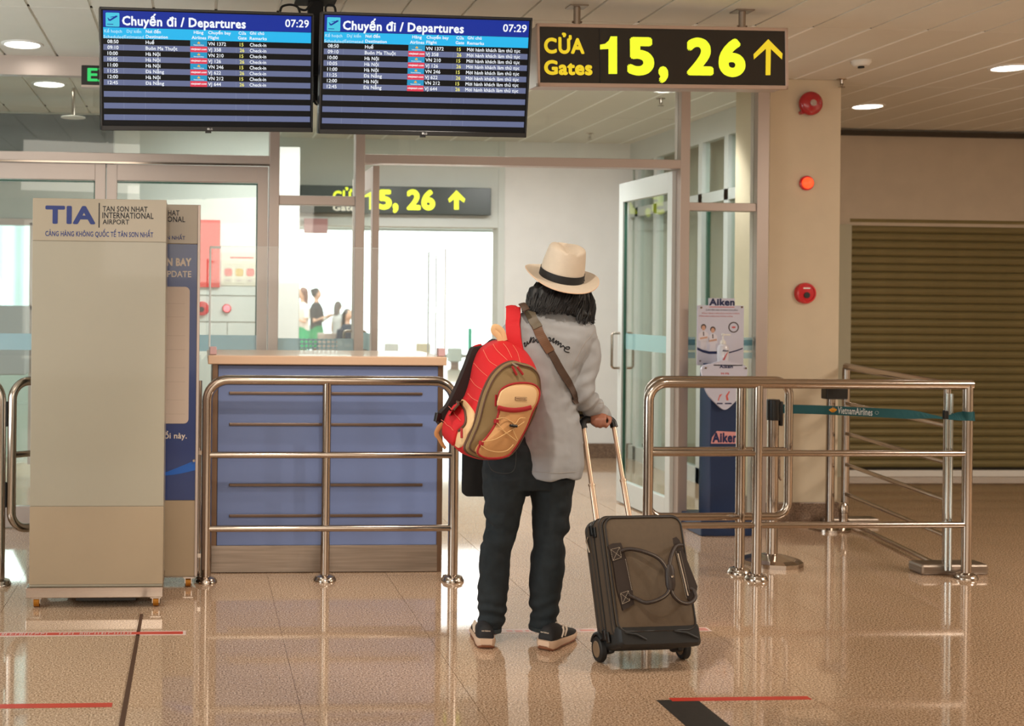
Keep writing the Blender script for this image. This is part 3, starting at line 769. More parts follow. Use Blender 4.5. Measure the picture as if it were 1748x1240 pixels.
def G3(cx, cy): return pp(900+cx*460/1748, cy*460/1748, F)
T = MB(F)
def gt(s_, x0, x1, y0, y1, m, bold):
    A = G3(x0, y1); B_ = G3(x1, y0); T.use(m).text(s_, 0, 0, 1, z=.0, bold=bold, box=(A[0], B_[0], A[1], B_[1]))
gt('CỬA', 110, 370, 214, 348, SG, .042)
gt('Gates', 110, 422, 393, 486, SG, .046)
T.use(SY).prism([G3(*q) for q in ((541, 236), (583, 236), (583, 480), (527, 480), (527, 318), (472, 321), (472, 290), (505, 284), (528, 264))], 0, .0008); gt('5', 650, 822, 242, 490, SY, .05); gt(',', 852, 914, 430, 540, SY, .06)
gt('2', 1035, 1206, 245, 489, SY, .05); gt('6', 1242, 1414, 250, 500, SY, .05)
T.use(SG).prism([G3(*q) for q in ((1563, 254), (1656, 348), (1652, 386), (1580, 318), (1577, 488), (1546, 488), (1548, 316), (1470, 386), (1468, 352))], 0, .0008)
T.build('lettering', None, gs)
MB(F).box(G3(470, 300)[0], G3(474, 300)[0], .02, h-.02, -.002, .0002).build('panel_seam', M['ink_black'], gs)
for px in (987, 1270):
    p = at(px, 30, 5.62); a = MB(); a.cyl((p.x, 5.64, at(px, 44, 5.62).z-.02), (p.x, 5.64, ZC), .0165, 16)
    a.build('hanging_rod', M['steel_brushed'], gs, smooth=True)
    MB().box(p.x-.045, p.x+.045, 5.60, 5.68, ZC-.006, ZC, bv=.001).build('ceiling_bracket', M['steel_brushed'], gs)
    for dz in (.045, .085): MB().cyl((p.x-.024, 5.64, ZC-.05-dz+.02), (p.x+.024, 5.64, ZC-.05-dz+.02), .006, 8).build('bolt', M['steel'], gs)

# second sign on the far wall
F, w, h = quad((513, 316), (839, 321), (838, 368), (513, 363), YF-.10, YF-.10, 0)
fs = thing('gate_sign', F=F, label='smaller dark sign reading CỬA 15, 26 on the far wall above the opening', cat='sign')
MB(F).box(0, w, 0, h, -.10, 0, bv=.004).build('housing', mat('sign_green_black', (40, 52, 42), .3), fs)
T = MB(F)
def g2(s_, x0, x1, y0, y1, m, bold):
    A = pp(x0, y1, F); B_ = pp(x1, y0, F); T.use(m).text(s_, 0, 0, 1, z=.002, bold=bold, box=(A[0], B_[0], A[1], B_[1]))
S2 = mat('far_sign_letters', (226, 232, 50), .5, emit=.9, emit_col=(222, 236, 56))
g2('CỬA', 568, 616, 320, 345, S2, .05); g2('Gates', 568, 614, 350, 360, mat('far_sign_white', (220, 215, 200), .5, emit=.4), .05)
T.use(S2).prism([pp(*q, F) for q in ((632, 325), (638, 325), (638, 358), (630, 358), (630, 336), (622, 337), (622, 331))], .002, .003); g2('5', 645, 669, 324, 358, S2, .05); g2(',', 670, 680, 347, 364, S2, .06); g2('26', 694, 743, 324, 359, S2, .05)
T.use(S2).prism([pp(*q, F) for q in ((779, 325), (794, 340), (792, 346), (783, 340), (783, 358), (775, 358), (775, 340), (767, 346), (765, 340))], .002, .003)
T.build('lettering', None, fs)
# red-brown hanging notice in the opening
a, b = at(519, 373, YF-.06), at(559, 399, YF-.06)
rn = MB().box(a.x, b.x, YF-.07, YF-.05, b.z, a.z).build('hanging_notice', mat('dull_red_board', (176, 124, 124), .35)); tag(rn, 'small dull red board hanging at the top left of the opening', 'sign')
# green exit sign behind the left screen
Yx = 6.85; a, b = at(139, 111, Yx), at(240, 147, Yx)
ex = thing('exit_sign', (a.x, Yx, b.z), 'black and green exit sign half hidden by the left departures screen', 'sign')
MB().box(a.x, b.x, Yx, Yx+.05, b.z, a.z, bv=.003).build('housing', M['black'], ex)
EF = frame(V((a.x, Yx-.001, b.z)), (1, 0, 0), y=(0, 0, 1)); hh = a.z-b.z
MB(EF).use(E('exit_green', (60, 214, 110), 1.0)).text('EXIT', 0, 0, 1, bold=.03, box=(.034, (b.x-a.x)-.03, .021, hh-.016)).build('lettering', None, ex)
MB().box(a.x, b.x, Yx+.0, Yx+.06, b.z-.012, b.z).build('lower_rim', M['alu'], ex)
MB().cyl(((a.x+b.x)/2, Yx+.02, a.z), ((a.x+b.x)/2, Yx+.02, ZC), .012, 10).build('hanging_rod', M['steel'], ex)

# ================================================================== CEILING FITTINGS
def downlight(px, py, r, label, z=ZC):
    d = gr(px, py, z); t = thing('ceiling_light', (d.x, d.y, z), label, 'light', group='round recessed ceiling lights')
    q = MB(Matrix.Translation((d.x, d.y, z))); q.lathe([(r+.018, .0), (r+.014, -.006), (r, -.008), (r-.004, -.002), (r-.004, .004), (r+.018, .004)], 28); q.build('trim_ring', M['white'], t, smooth=True)
    q = MB(Matrix.Translation((d.x, d.y, z))); q.lathe([(r-.004, -.0045), (r*.6, -.006), (.001, -.0065), (.001, .002), (r-.004, .002)], 28)
    q.build('diffuser', M['lamp'], t, smooth=True)
downlight(38, 75, .1, 'round ceiling light left of the departures screens')
downlight(1724, 115, .1, 'round ceiling light at the top right edge')
downlight(1481, 181, .1, 'round ceiling light just right of the pillar, nearest the shutter')
downlight(84, 143, .1, 'round ceiling light behind the glass, left of the exit sign')
for (x_, y_), lb in zip(ADDED_DOWN, ('hidden behind the left departures screen', 'hidden behind the right departures screen', 'hidden behind the large gate sign')):  # rings for the added spots, all out of sight
    d_ = V((x_, y_, ZC)); r_ = .1; t = thing('ceiling_light', d_, 'added round ceiling light behind the glass, '+lb, 'light', group='round recessed ceiling lights')
    q = MB(Matrix.Translation(d_)); q.lathe([(r_+.018, .0), (r_+.014, -.006), (r_, -.008), (r_-.004, -.002), (r_-.004, .004), (r_+.018, .004)], 28); q.build('trim_ring', M['white'], t, smooth=True)
def sprinkler(px, py, label):
    d = gr(px, py-4, ZC); t = thing('sprinkler', d, label, 'sprinkler')
    q = MB(Matrix.Translation(d)); q.lathe([(.032, 0), (.03, -.004), (.012, -.006), (.009, -.03), (.014, -.034), (.001, -.036)], 16); q.build('sprinkler_body', M['steel'], t, smooth=True)
    q = MB(Matrix.Translation(d)); q.lathe([(.001, -.05), (.02, -.05), (.021, -.053), (.001, -.054)], 16); q.cyl((.008, 0, -.03), (.003, 0, -.05), .002, 6); q.cyl((-.008, 0, -.03), (-.003, 0, -.05), .002, 6)
    q.build('deflector', M['steel'], t, smooth=True)
sprinkler(1128, 172, 'small sprinkler on the ceiling behind the glass, under the gate sign')
sprinkler(1007, 232, 'small sprinkler on the ceiling over the doorway')
sprinkler(1437, 139, 'small sprinkler at the top corner of the pillar')
d = gr(1470, 104, ZC); t = thing('smoke_detector', d, 'white smoke detector on the ceiling above the pillar', 'detector')
q = MB(Matrix.Translation(d)); q.lathe([(.055, 0), (.055, -.012), (.048, -.02), (.04, -.03), (.001, -.034)], 24); q.build('detector_body', M['white'], t, smooth=True)
q = MB(Matrix.Translation(d)); q.lathe([(.018, -.03), (.018, -.042), (.001, -.044)], 16); q.build('sensor_cap', M['black'], t, smooth=True)
d = at(125, 200, 8.2); t = thing('pendant_lamp', (d.x, 8.2, ZC), 'thin rod with a flat pale disc hanging behind the left glass', 'lamp')
MB().cyl((d.x, 8.2, d.z), (d.x, 8.2, ZC), .011, 12).build('rod', M['steel'], t, smooth=True)
q = MB(Matrix.Translation(d)); q.lathe([(.001, .012), (.03, .01), (.082, .0), (.084, -.005), (.001, -.008)], 28); q.build('disc', M['white'], t, smooth=True)

# ================================================================== PILLAR FITTINGS
RED = mat('alarm_red', (170, 18, 30), .25, coat=.6)
RED2 = mat('call_point_red', (205, 20, 34), .25, coat=.6)
def on_wall(px, py, Y): return frame(at(px, py, Y), (1, 0, 0), y=(0, 0, 1))
F = on_wall(1380, 178, 7.3); t = thing('fire_bell', F=F, label='dark red round fire bell at the top of the pillar', cat='alarm')
MB(F).lathe([(.05, 0), (.05, .02), (.074, .022), (.076, .03), (.07, .045), (.05, .056), (.02, .06), (.001, .061)], 32).build('gong', RED, t, smooth=True)
MB(F).lathe([(.02, .06), (.02, .064), (.014, .066), (.001, .066)], 20).build('centre_badge', mat('badge_grey', (170, 150, 140), .4), t, smooth=True)
MB(F).cyl((-.052, -.056, 0), (-.052, -.056, .03), .013, 12).build('striker_cover', RED, t)
F = on_wall(1376, 313, 7.3); t = thing('strobe_light', F=F, label='small glowing red indicator lamp in the middle of the pillar', cat='alarm')
MB(F).lathe([(.046, 0), (.046, .012), (.04, .016), (.036, .016)], 24).build('base_ring', RED2, t, smooth=True)
MB(F).lathe([(.036, .012), (.034, .03), (.022, .04), (.001, .042)], 24).build('lens', mat('red_lens', (255, 60, 30), .3, emit=1.3, emit_col=(255, 84, 40)), t, smooth=True)
F = on_wall(1373, 501, 7.3); t = thing('call_point', F=F, label='round red manual call point low on the pillar', cat='alarm')
MB(F).lathe([(.067, 0), (.067, .02), (.062, .03), (.052, .033), (.05, .028), (.001, .03)], 32).build('housing', RED2, t, smooth=True)
MB(F).cyl((0, -.012, .028), (0, -.012, .036), .019, 20).build('push_button', M['black'], t)
MB(F).box(-.022, .022, .028, .036, .03, .0315).build('label_plate', M['white'], t)

# alarm fittings, notices on the wall behind the left door
F = on_wall(345, 527, YW); t = thing('call_point', F=F, label='round red call point on the white wall behind the left doors, below the red notice', cat='alarm')
MB(F).lathe([(.056, 0), (.056, .02), (.05, .03), (.001, .032)], 28).build('housing', RED2, t, smooth=True)
MB(F).cyl((-.004, -.006, .03), (-.004, -.006, .036), .02, 16).build('push_button', M['black'], t)
F = on_wall(387, 527, YW); t = thing('strobe_light', F=F, label='small lit red indicator on the white wall behind the left doors', cat='alarm')
MB(F).lathe([(.036, 0), (.036, .01), (.03, .014)], 20).build('base_ring', RED2, t, smooth=True)
MB(F).lathe([(.028, .01), (.02, .03), (.001, .034)], 20).build('lens', mat('pink_lens', (255, 120, 130), .3, emit=1.6, emit_col=(255, 110, 120)), t, smooth=True)
a, b = at(300, 375, YW), at(375, 491, YW)
rb = thing('notice_board', (a.x, YW, b.z), 'plain red notice board on the white wall, seen between display board and door frame', 'notice')
MB().box(a.x, b.x, YW-.02, YW, b.z, a.z, bv=.002).build('board', mat('bright_red_board', (222, 62, 54), .5), rb)
a, b = at(378, 431, YW), at(438, 488, YW)
po = thing('poster', (a.x, YW, b.z), 'small pale poster with a row of pictures, right of the red notice board', 'poster')
MB().box(a.x, b.x, YW-.006, YW, b.z, a.z).build('sheet', mat('poster_cream', (226, 220, 200), .6), po)
PF = frame(V((a.x, YW-.0062, b.z)), (1, 0, 0), y=(0, 0, 1)); W_, H_ = b.x-a.x, a.z-b.z
q = MB(PF).use(RED2); q.box(W_*.24, W_*.9, H_*.82, H_*.87, 0, .0005)
for k in range(3):
    x0 = W_*(.05+.31*k); q.use(mat('poster_cell', (210, 204, 184), .6)).box(x0, x0+W_*.28, H_*.06, H_*.66, 0, .0004)
    q.use(mat('poster_red', (214, 96, 88), .6) if k != 1 else mat('poster_yellow', (206, 170, 70), .6)).prism(rrect(x0+.01, x0+W_*.26, H_*.28, H_*.52, .02), .0004, .0008)
    q.use(M['alu']).box(x0+.02, x0+W_*.2, H_*.12, H_*.18, .0004, .0008)
q.build('printed_cells', None, po)

# ================================================================== DISPLAY BOARDS ON CASTERS
def caster(mb_parent, x, y, z):
    c = thing_part('caster', mb_parent, (x, y, z))
def casters(parent, pts, zt):
    for (x, y) in pts:
        k = MB().use(M['gold']).cyl((x-.012, y, .024), (x+.012, y, .024), .024, 18)
        k.use(M['steel']).box(x-.017, x-.013, y-.018, y+.018, .018, zt-.005).box(x+.013, x+.017, y-.018, y+.018, .018, zt-.005).box(x-.024, x+.024, y-.026, y+.026, zt-.008, zt)
        k.use(M['blackmatte']).cyl((x-.0125, y, .024), (x+.0125, y, .024), .010, 10)
        k.build('caster', None, parent)
Yk = 5.36; k0 = at(55, 500, Yk); k1 = at(282.5, 500, Yk)
KT = at(170, 340, Yk).z; KB = at(170, 1002, Yk).z; Kt0 = at(170, 1020, Yk).z
kb = thing('display_board', ((k0.x+k1.x)/2, Yk, 0), 'tall cream display board on casters headed TIA, front one on the left', 'board')
kd = .31
MB().box(k0.x, k1.x, Yk, Yk+kd, KB, KT, bv=.003).build('cabinet', M['cream'], kb)
zb = at(170, 412, Yk).z; zl = at(170, 864, Yk).z
MB().box(k0.x-.001, k1.x+.001, Yk-.004, Yk, KB+.012, zl-.002, bv=.001).build('lower_panel', M['cream_dark'], kb)
MB().box(k0.x-.001, k1.x+.001, Yk-.004, Yk, zl, zb-.002, bv=.001).build('main_panel', M['cream'], kb)
MB().box(k0.x-.001, k1.x+.001, Yk-.005, Yk, zb, KT, bv=.001).build('header_panel', mat('header_cream', (164, 150, 128), .35, coat=.3), kb)
MB().box(k0.x-.014, k1.x+.003, Yk-.012, Yk+kd+.01, Kt0, KB, bv=.003).build('steel_base', M['steel'], kb)
casters(kb, [(k0.x+.03, Yk+.03), (k1.x-.03, Yk+.03), (k0.x+.03, Yk+kd-.03), (k1.x-.03, Yk+kd-.03)], Kt0)
MB().box(k0.x+.2, k1.x-.12, Yk+.04, Yk+kd-.04, Kt0-.025, Kt0).build('under_tray', M['black'], kb)
KF = frame(V((0, Yk-.0052, 0)), (1, 0, 0), y=(0, 0, 1))
T = MB(KF)
def kt(F_, mb_, s_, x0, x1, y0, y1, m, bold, z=.0004, shear=0):
    A = pp(x0, y1, F_); B_ = pp(x1, y0, F_); mb_.use(m).text(s_, 0, 0, 1, z=z, bold=bold, box=(A[0], B_[0], A[1], B_[1]), shear=shear)
sc_ = 360/1175
def c6(x, y): return (x*sc_, 300+y*sc_)
def kc(F_, mb_, s_, x0, x1, y0, y1, m, bold): kt(F_, mb_, s_, x0*sc_, x1*sc_, 300+y0*sc_, 300+y1*sc_, m, bold)
kc(KF, T, 'TIA', 252, 532, 170, 268, M['ink_navy'], .038)
kc(KF, T, 'TAN SON NHAT', 572, 822, 173, 200, M['ink_black'], .02)
kc(KF, T, 'INTERNATIONAL', 570, 856, 208, 238, M['ink_black'], .02)
kc(KF, T, 'AIRPORT', 572, 720, 245, 271, M['ink_black'], .02)
kc(KF, T, 'CẢNG HÀNG KHÔNG QUỐC TẾ TÂN SƠN NHẤT', 252, 854, 300, 342, M['ink_navy'], .022)
a, b = pp(*c6(550, 152), KF), pp(*c6(555, 290), KF); T.use(M['ink_black']).box(a[0], b[0], b[1], a[1], 0, .0004)
T.build('lettering', None, kb)
# navy board behind it
Y2 = 5.60; j0 = at(120, 500, Y2); j1 = at(337, 500, Y2)
JT = at(300, 346, Y2).z; J0 = at(320, 1000, Y2).z; J1 = at(320, 994, Y2).z
nb = thing('display_board', ((j0.x+j1.x)/2, Y2+.2, 0), 'navy and cream information board on casters, mostly hidden behind the cream one', 'board')
jd = .22; Y2b = Y2+.001
y2s = Y2+.12
MB().box(j0.x, j1.x, y2s, y2s+jd, J1, JT, bv=.003).build('cabinet', M['cream_dark'], nb)
NAVY = mat('board_navy', (16, 44, 104), .3, coat=.3)
j0 = at(120, 500, y2s); j1 = at(337, 500, y2s); JF = frame(V((0, y2s-.005, 0)), (1, 0, 0), y=(0, 0, 1))
zz = lambda py: at(310, py, y2s).z
MB().box(j0.x, j1.x, y2s-.004, y2s, zz(854), zz(417), bv=.001).build('navy_panel', NAVY, nb)
MB().box(j0.x, j1.x, y2s-.004, y2s, zz(416), JT, bv=.001).build('header_panel', MATS['header_cream'], nb)
MB().box(j0.x, j1.x+.002, y2s-.004, y2s, J1, zz(855), bv=.001).build('lower_panel', M['cream_dark'], nb)
a = pp(200, 723, JF); b = pp(324, 490, JF)
sh = MB(JF).prism(rrect(a[0], b[0], a[1], b[1], .022), 0, .002).build('blank_sheet', mat('grey_paper', (190, 172, 158), .5), nb)
T = MB(JF); T.use(mat('sheet_line', (158, 142, 130), .6))
for py in (518, 541, 573, 597, 628, 652, 683, 707): q = pp(240, py, JF); q2 = pp(316, py, JF); T.box(q[0], q2[0], q[1], q[1]+.0012, .002, .0023)
T.build('ruled_lines', None, nb)
T = MB(JF); WP = mat('print_pale', (214, 200, 186), .5)
kc(JF, T, 'TAN SON NHAT', 750, 1000, 193, 220, M['ink_black'], .02); kc(JF, T, 'INTERNATIONAL', 748, 1032, 228, 256, M['ink_black'], .02)
kc(JF, T, 'TÂN SƠN NHẤT', 830, 1032, 325, 355, M['ink_navy'], .022)
kc(JF, T, 'CHUYẾN BAY', 770, 1066, 436, 502, WP, .05); kc(JF, T, 'UPDATE', 900, 1066, 532, 565, WP, .015)
kt(JF, T, 'thay đổi này.', 242, 319, 736, 752, WP, .02)
T.build('lettering', None, nb)
sw = spline([(*pp(200, 812, JF), .0006), (*pp(285, 812, JF), .0006), (*pp(334, 803, JF), .0006)], 6)
q = MB(JF).use(mat('swoosh_blue', (20, 90, 180), .4)); up_ = [(p.x, p.y) for p in sw]+[(pp(334, 786, JF)[0], pp(334, 786, JF)[1]), (pp(285, 806, JF)[0], pp(285, 806, JF)[1])]
q.prism(up_, 0, .0006); q.build('printed_swoosh', None, nb)
MB().box(j1.x-.002, j1.x+.012, y2s-.008, y2s+jd, J1, JT, bv=.002).build('edge_trim', M['alu'], nb)
MB().box(j0.x, j1.x+.004, y2s-.012, y2s+jd+.01, .052, J1, bv=.003).build('steel_base', M['steel_brushed'], nb)
casters(nb, [(j1.x-.03, y2s+.03), (j0.x+.04, y2s+.03), (j1.x-.03, y2s+jd-.03), (j0.x+.04, y2s+jd-.03)], .052)
q = at(331, 786, y2s); MB().cyl((q.x, y2s-.02, q.z), (q.x, y2s, q.z), .006, 10).build('lock_knob', M['steel'], nb)

# ================================================================== COUNTER
YD = 6.03
dk = thing('service_counter', (at(550, 800, YD).x, YD+.3, 0), 'blue-fronted service counter with cream top behind the left railing', 'counter')
BLUE = mat('counter_blue', (112, 128, 172), .55, vary=.03, vscale=2, bump=.1, bscale=300)
d0, d1 = at(361, 800, YD).x, at(748, 800, YD).x
zt0 = at(550, 608, YD-.02).z; zt1 = at(550, 623, YD-.02).z; zk = at(550, 931, YD).z
bx = MB(); bx.box(d0, d1+.02, YD+.012, YD+.62, .0, zt1); bx.build('carcass', mat('counter_side', (112, 92, 76), .5), dk)
MB().box(d0+.03, d1-.005, YD, YD+.012, zk, zt1-.008, bv=.002).build('front_panel', BLUE, dk)
for a, b in ((d0, d0+.028), (d1-.006, d1+.022)): MB().box(a, b, YD-.004, YD+.02, 0, zt1, bv=.002).build('corner_post', mat('bronze_edge', (122, 96, 76), .4, .6), dk)
MB().box(d0+.003, d1-.003, YD-.008, YD+.004, .004, zk, bv=.001).build('kick_plate', M['steel_brushed'], dk)
t0, t1_ = at(355, 615, YD-.04).x, at(763, 615, YD-.04).x
MB().box(t0, t1_, YD-.04, YD+.66, zt1, zt0, bv=.005).build('counter_top', mat('counter_top_cream', (212, 176, 146), .4, coat=.2), dk)
for py in (672, 725, 828, 880.5):
    z = at(556, py, YD).z; MB().box(at(391, py, YD).x, at(721, py, YD).x, YD-.008, YD+.0, z-.0075, z+.0075, bv=.003).build('trim_strip', mat('strip_bronze', (110, 92, 80), .35, .7), dk)
# clear screens standing on the counter
def screen_panel(name, x0, x1, y0, y1, z0, z1, label):
    t = thing(name, ((x0+x1)/2, (y0+y1)/2, z0), label, 'screen')
    MB().box(x0, x1, y0, y1, z0, z1).build('acrylic_sheet', M['acrylic'], t)
    return t
zs1 = at(550, 423, YD+.05).z; s0 = at(359, 500, YD+.05).x; s1 = at(760, 500, YD+.05).x
ts = screen_panel('counter_screen', s0+.01, s1-.01, YD+.05, YD+.055, zt0+.001, zs1, 'clear acrylic hygiene screen along the front of the counter')
e = MB(); e.box(s0+.01, s1-.01, YD+.0495, YD+.0555, zs1, zs1+.0012).build('top_edge', M['acrylic_edge'], ts)
for nm, xq, lb in (('counter_screen', s0, 'clear acrylic side screen at the left end of the counter'), ('counter_screen', s1, 'clear acrylic side screen at the right end of the counter')):
    t = screen_panel(nm, xq-.003, xq+.003, YD+.05, YD+.5, zt0+.001, zs1, lb)
    e = MB(); e.box(xq-.0035, xq+.0035, YD+.047, YD+.051, zt0+.001, zs1); e.box(xq-.0035, xq+.0035, YD+.5, YD+.503, zt0+.001, zs1); e.box(xq-.0035, xq+.0035, YD+.05, YD+.5, zs1, zs1+.002)
    e.build('polished_edge', M['acrylic_edge'], t)
    e = MB(); dx = .035 if xq == s0 else -.035
    e.use(mat('pink_clip', (206, 168, 170), .4)).box(xq, xq+dx, YD+.03, YD+.09, zt0+.001, zt0+.04, bv=.003)
    e.build('corner_clip', None, t)
    e = MB().use(M['acrylic_edge'])
    if xq == s0: e.box(xq, xq+.05, YD+.046, YD+.052, zs1-.012, zs1+.001)
    else: e.box(xq-.02, xq-.015, YD+.2, YD+.203, zt0, zs1-.03); e.box(xq-.02, xq, YD+.1, YD+.103, zt0+.16, zt0+.165)
    e.build('sheet_bracket', None, t)
# ================================================================== RAILINGS
STE = M['steel']
def flange(parent, x, y, r=.056, name='floor_flange'):
    q = MB(Matrix.Translation((x, y, 0))); q.lathe([(r, 0), (r, .008), (r*.93, .014), (r*.9, .016), (r*.86, .024), (r*.6, .03), (.026, .032)], 28); q.build(name, STE, parent, smooth=True)
def bar(parent, p0, p1, r, name='rail_bar'): MB().cyl(p0, p1, r, 16).build(name, STE, parent, smooth=True)
# left railing before the counter
YR = 5.83; xl = gr(351, 995).x; xr = gr(775, 995).x; xm = at(557, 800, YR).x
zt = at(556, 650, YR).z
lr = thing('steel_railing', ((xl+xr)/2, YR, 0), 'stainless steel railing with three posts in front of the blue counter', 'railing')
q = MB(); q.tube(roundpath([(xl, YR, .01), (xl, YR, zt), (xr, YR, zt), (xr, YR, .01)], .10, 9), .0245, 20); q.build('hoop', STE, lr, smooth=True)
bar(lr, (xm, YR+.02, .01), (xm, YR, zt-.01), .0225, 'post')
for py in (777, 902): z = at(556, py, YR).z; bar(lr, (xl, YR-.004, z), (xr, YR-.004, z), .0165)
for x, y in ((xl, YR), (xm, YR+.02), (xr, YR)): flange(lr, x, y)
# slim hinge rod beside its left post
q = MB(); x = at(341, 700, YR+.06).x; q.cyl((x, YR+.06, .02), (x, YR+.06, at(341, 650, YR+.06).z), .011, 12)
for z in (.12, .62): q.box(x-.004, xl, YR+.0, YR+.06, z, z+.02)
q.build('hinge_rod', STE, lr, smooth=True)
# post and swing gate at the far left edge
Yg = 5.80; gp = thing('steel_railing', (at(-2, 900, Yg).x, Yg, 0), 'stainless steel railing post at the far left edge of the picture', 'railing')
xp = at(0, 900, Yg).x
q = MB(); q.tube(roundpath([(xp, Yg, .01), (xp, Yg, zt), (xp-1.1, Yg, zt), (xp-1.1, Yg, .01)], .10, 8), .0245, 18); q.build('hoop', STE, gp, smooth=True)
for z in (.62, .26): bar(gp, (xp-1.1, Yg, z), (xp, Yg, z), .0165)
flange(gp, xp, Yg); flange(gp, xp-1.1, Yg)
gg = thing('swing_gate', (at(20, 800, Yg).x, Yg, .2), 'closed-loop stainless steel swing gate hinged at the far left, behind the display board', 'gate')
xa_, xb_ = at(20, 800, Yg).x, at(320, 800, Yg+.62).x; za, zb_ = at(30, 652, Yg).z, at(30, 905, Yg).z
dY = .62
q = MB(); q.tube(roundpath([(xa_, Yg, za), (xb_, Yg+dY, za), (xb_, Yg+dY, zb_), (xa_, Yg, zb_)], .085, 8, closed=True), .0215, 18, closed=True); q.build('gate_loop', STE, gg, smooth=True)
z = at(30, 777, Yg).z; bar(gg, (xa_, Yg, z), (xb_, Yg+dY, z), .0155)
for py in (707, 845):
    z = at(10, py, Yg).z; MB().cyl(((xa_+xp)/2-.004, Yg, z-.06), ((xa_+xp)/2-.004, Yg, z+.06), .009, 12).build('hinge', M['black'], gg)
# right railing
YQ = gr(1291, 990).y; pm_ = gr(1291, 990); pr_ = gr(1649, 988)
def rp(x, z=0): t = (x-pm_.x)/(pr_.x-pm_.x); return V((x, pm_.y+(pr_.y-pm_.y)*t, z))
xL = at(1113, 800, YQ-.05).x; ztr = at(1290, 655, pm_.y).z
rr = thing('steel_railing', (pm_.x, pm_.y, 0), 'long stainless steel railing right of the suitcase with the teal belt behind it', 'railing')
end = rp(pr_.x+.02, ztr)
q = MB(); q.tube(roundpath([rp(xL, .01), rp(xL, ztr), end], .09, 9), .0245, 20); q.build('hoop', STE, rr, smooth=True)
bar(rr, rp(pm_.x, .01), rp(pm_.x, ztr-.01), .0235, 'post'); bar(rr, rp(pr_.x, .01), rp(pr_.x, ztr+.0), .0245, 'post')
for py in (774, 897): z = at(1291, py, pm_.y).z; bar(rr, rp(xL, z), rp(pr_.x, z), .0165)
for x in (xL, pm_.x, pr_.x): p = rp(x); flange(rr, p.x, p.y)
for dx in (-.075, -.052): MB().cyl(rp(pr_.x+dx, .03)+V((0, .05, 0)), rp(pr_.x+dx, ztr-.05)+V((0, .05, 0)), .008, 10).build('bright_rod', mat('bright_chrome', (225, 236, 238), .12, 1.0), rr, smooth=True)
# swing gate behind it
Yb = YQ+.14
sg2 = thing('swing_gate', (at(1270, 900, Yb).x, Yb, 0), 'stainless steel swing gate loop with its own post, close behind the right railing', 'gate')
a = at(1107, 652, Yb); b = at(1345, 880, Yb); z1_ = at(1230, 649, Yb).z; z0_ = at(1320, 882, Yb).z
q = MB(); q.tube(roundpath([(a.x, Yb, z1_), (b.x, Yb, z1_), (b.x, Yb, z0_), (a.x, Yb, z0_)], .075, 8, closed=True), .0205, 18, closed=True); q.build('gate_loop', STE, sg2, smooth=True)
z = at(1230, 768, Yb).z; bar(sg2, (a.x, Yb, z), (b.x, Yb, z), .0145)
pb = gr(1272, 984); MB().cyl((pb.x, Yb+.0, .01), (pb.x, Yb, z1_), .024, 20).build('post', STE, sg2, smooth=True); flange(sg2, pb.x, Yb, .058)
for zz_ in (.36, .8): MB().cyl((a.x-.022, Yb-.03, zz_-.06), (a.x-.022, Yb-.03, zz_+.06), .010, 12).build('hinge', STE, sg2, smooth=True)
# belt stanchion
Ys = 6.17; sx = at(1318, 900, Ys).x
bs = thing('belt_stanchion', (sx, Ys, 0), 'stainless belt stanchion with a black head on a wide base, right of the gate post', 'stanchion')
zh_ = at(1318, 682, Ys).z
MB().cyl((sx, Ys, .03), (sx, Ys, zh_-.02), .029, 24).build('post', STE, bs, smooth=True)
q = MB(Matrix.Translation((sx, Ys, 0)))
q.lathe([(.155, 0), (.155, .022), (.12, .034), (.05, .05), (.03, .056)], 12); q.build('base_plate', STE, bs)
q = MB(Matrix.Translation((sx, Ys, 0))); q.lathe([(.033, zh_-.11), (.034, zh_-.1), (.034, zh_-.004), (.03, zh_)], 20).box(.028, .046, -.02, .02, zh_-.14, zh_-.01, bv=.004); q.build('belt_head', M['black'], bs, smooth=True, sharp=.5)
q = MB(); hx = at(1329, 800, Ys-.03).x
q.tube(spline([(sx+.028, Ys, at(1329, 783, Ys).z), (hx+.02, Ys, at(1329, 783, Ys).z+.004), (hx+.02, Ys, at(1330, 812, Ys).z), (hx+.03, Ys, at(1330, 820, Ys).z)], 5), .007, 8); q.build('hook', STE, bs, smooth=True)
# teal belt
belt = thing('barrier_belt', (sx+.05, Ys, .8), 'teal airline barrier belt stretched from the stanchion to the right railing post', 'belt')
TEAL = mat('teal_webbing', (22, 84, 90), .7, bump=.3, bscale=500)
ctl = [(1323, 698, 0), (1400, 700, 0), (1450, 702.5, 0), (1520, 706, .02), (1570, 709, .25), (1597, 712, .9), (1612, 714, 1.35), (1625, 713, 1.0), (1640, 711, .5), (1664, 711, .12)]
Ye = rp(pr_.x).y-.028
pts = []; 
for k, (px, py, tw) in enumerate(ctl):
    Yv = Ys+(Ye-Ys)*(px-1323)/(1664-1323)
    pts.append((at(px, py, Yv), tw))
cc = spline([p for p, t in pts], 4); tws = []
for i in range(len(pts)-1): tws += [pts[i][1]+(pts[i+1][1]-pts[i][1])*k/4 for k in range(4)]
tws.append(pts[-1][1])
hw = [ .0235 - .012*max(0, min(1, (1.0-abs(p.x-at(1610, 712, Ye).x)/.1))) for p in cc]
q = MB(); vs = []; fs_ = []
for p, tw, hh_ in zip(cc, tws, hw):
    up_ = V((0, math.sin(tw), math.cos(tw))); nrm = V((0, -math.cos(tw), math.sin(tw)))
    vs += [p-up_*hh_-nrm*.0008, p+up_*hh_-nrm*.0008, p+up_*hh_+nrm*.0008, p-up_*hh_+nrm*.0008]
n = len(cc)
for i in range(n-1):
    for k in range(4): a, b = i*4+k, i*4+(k+1) % 4; fs_.append((a, b, b+4, a+4))
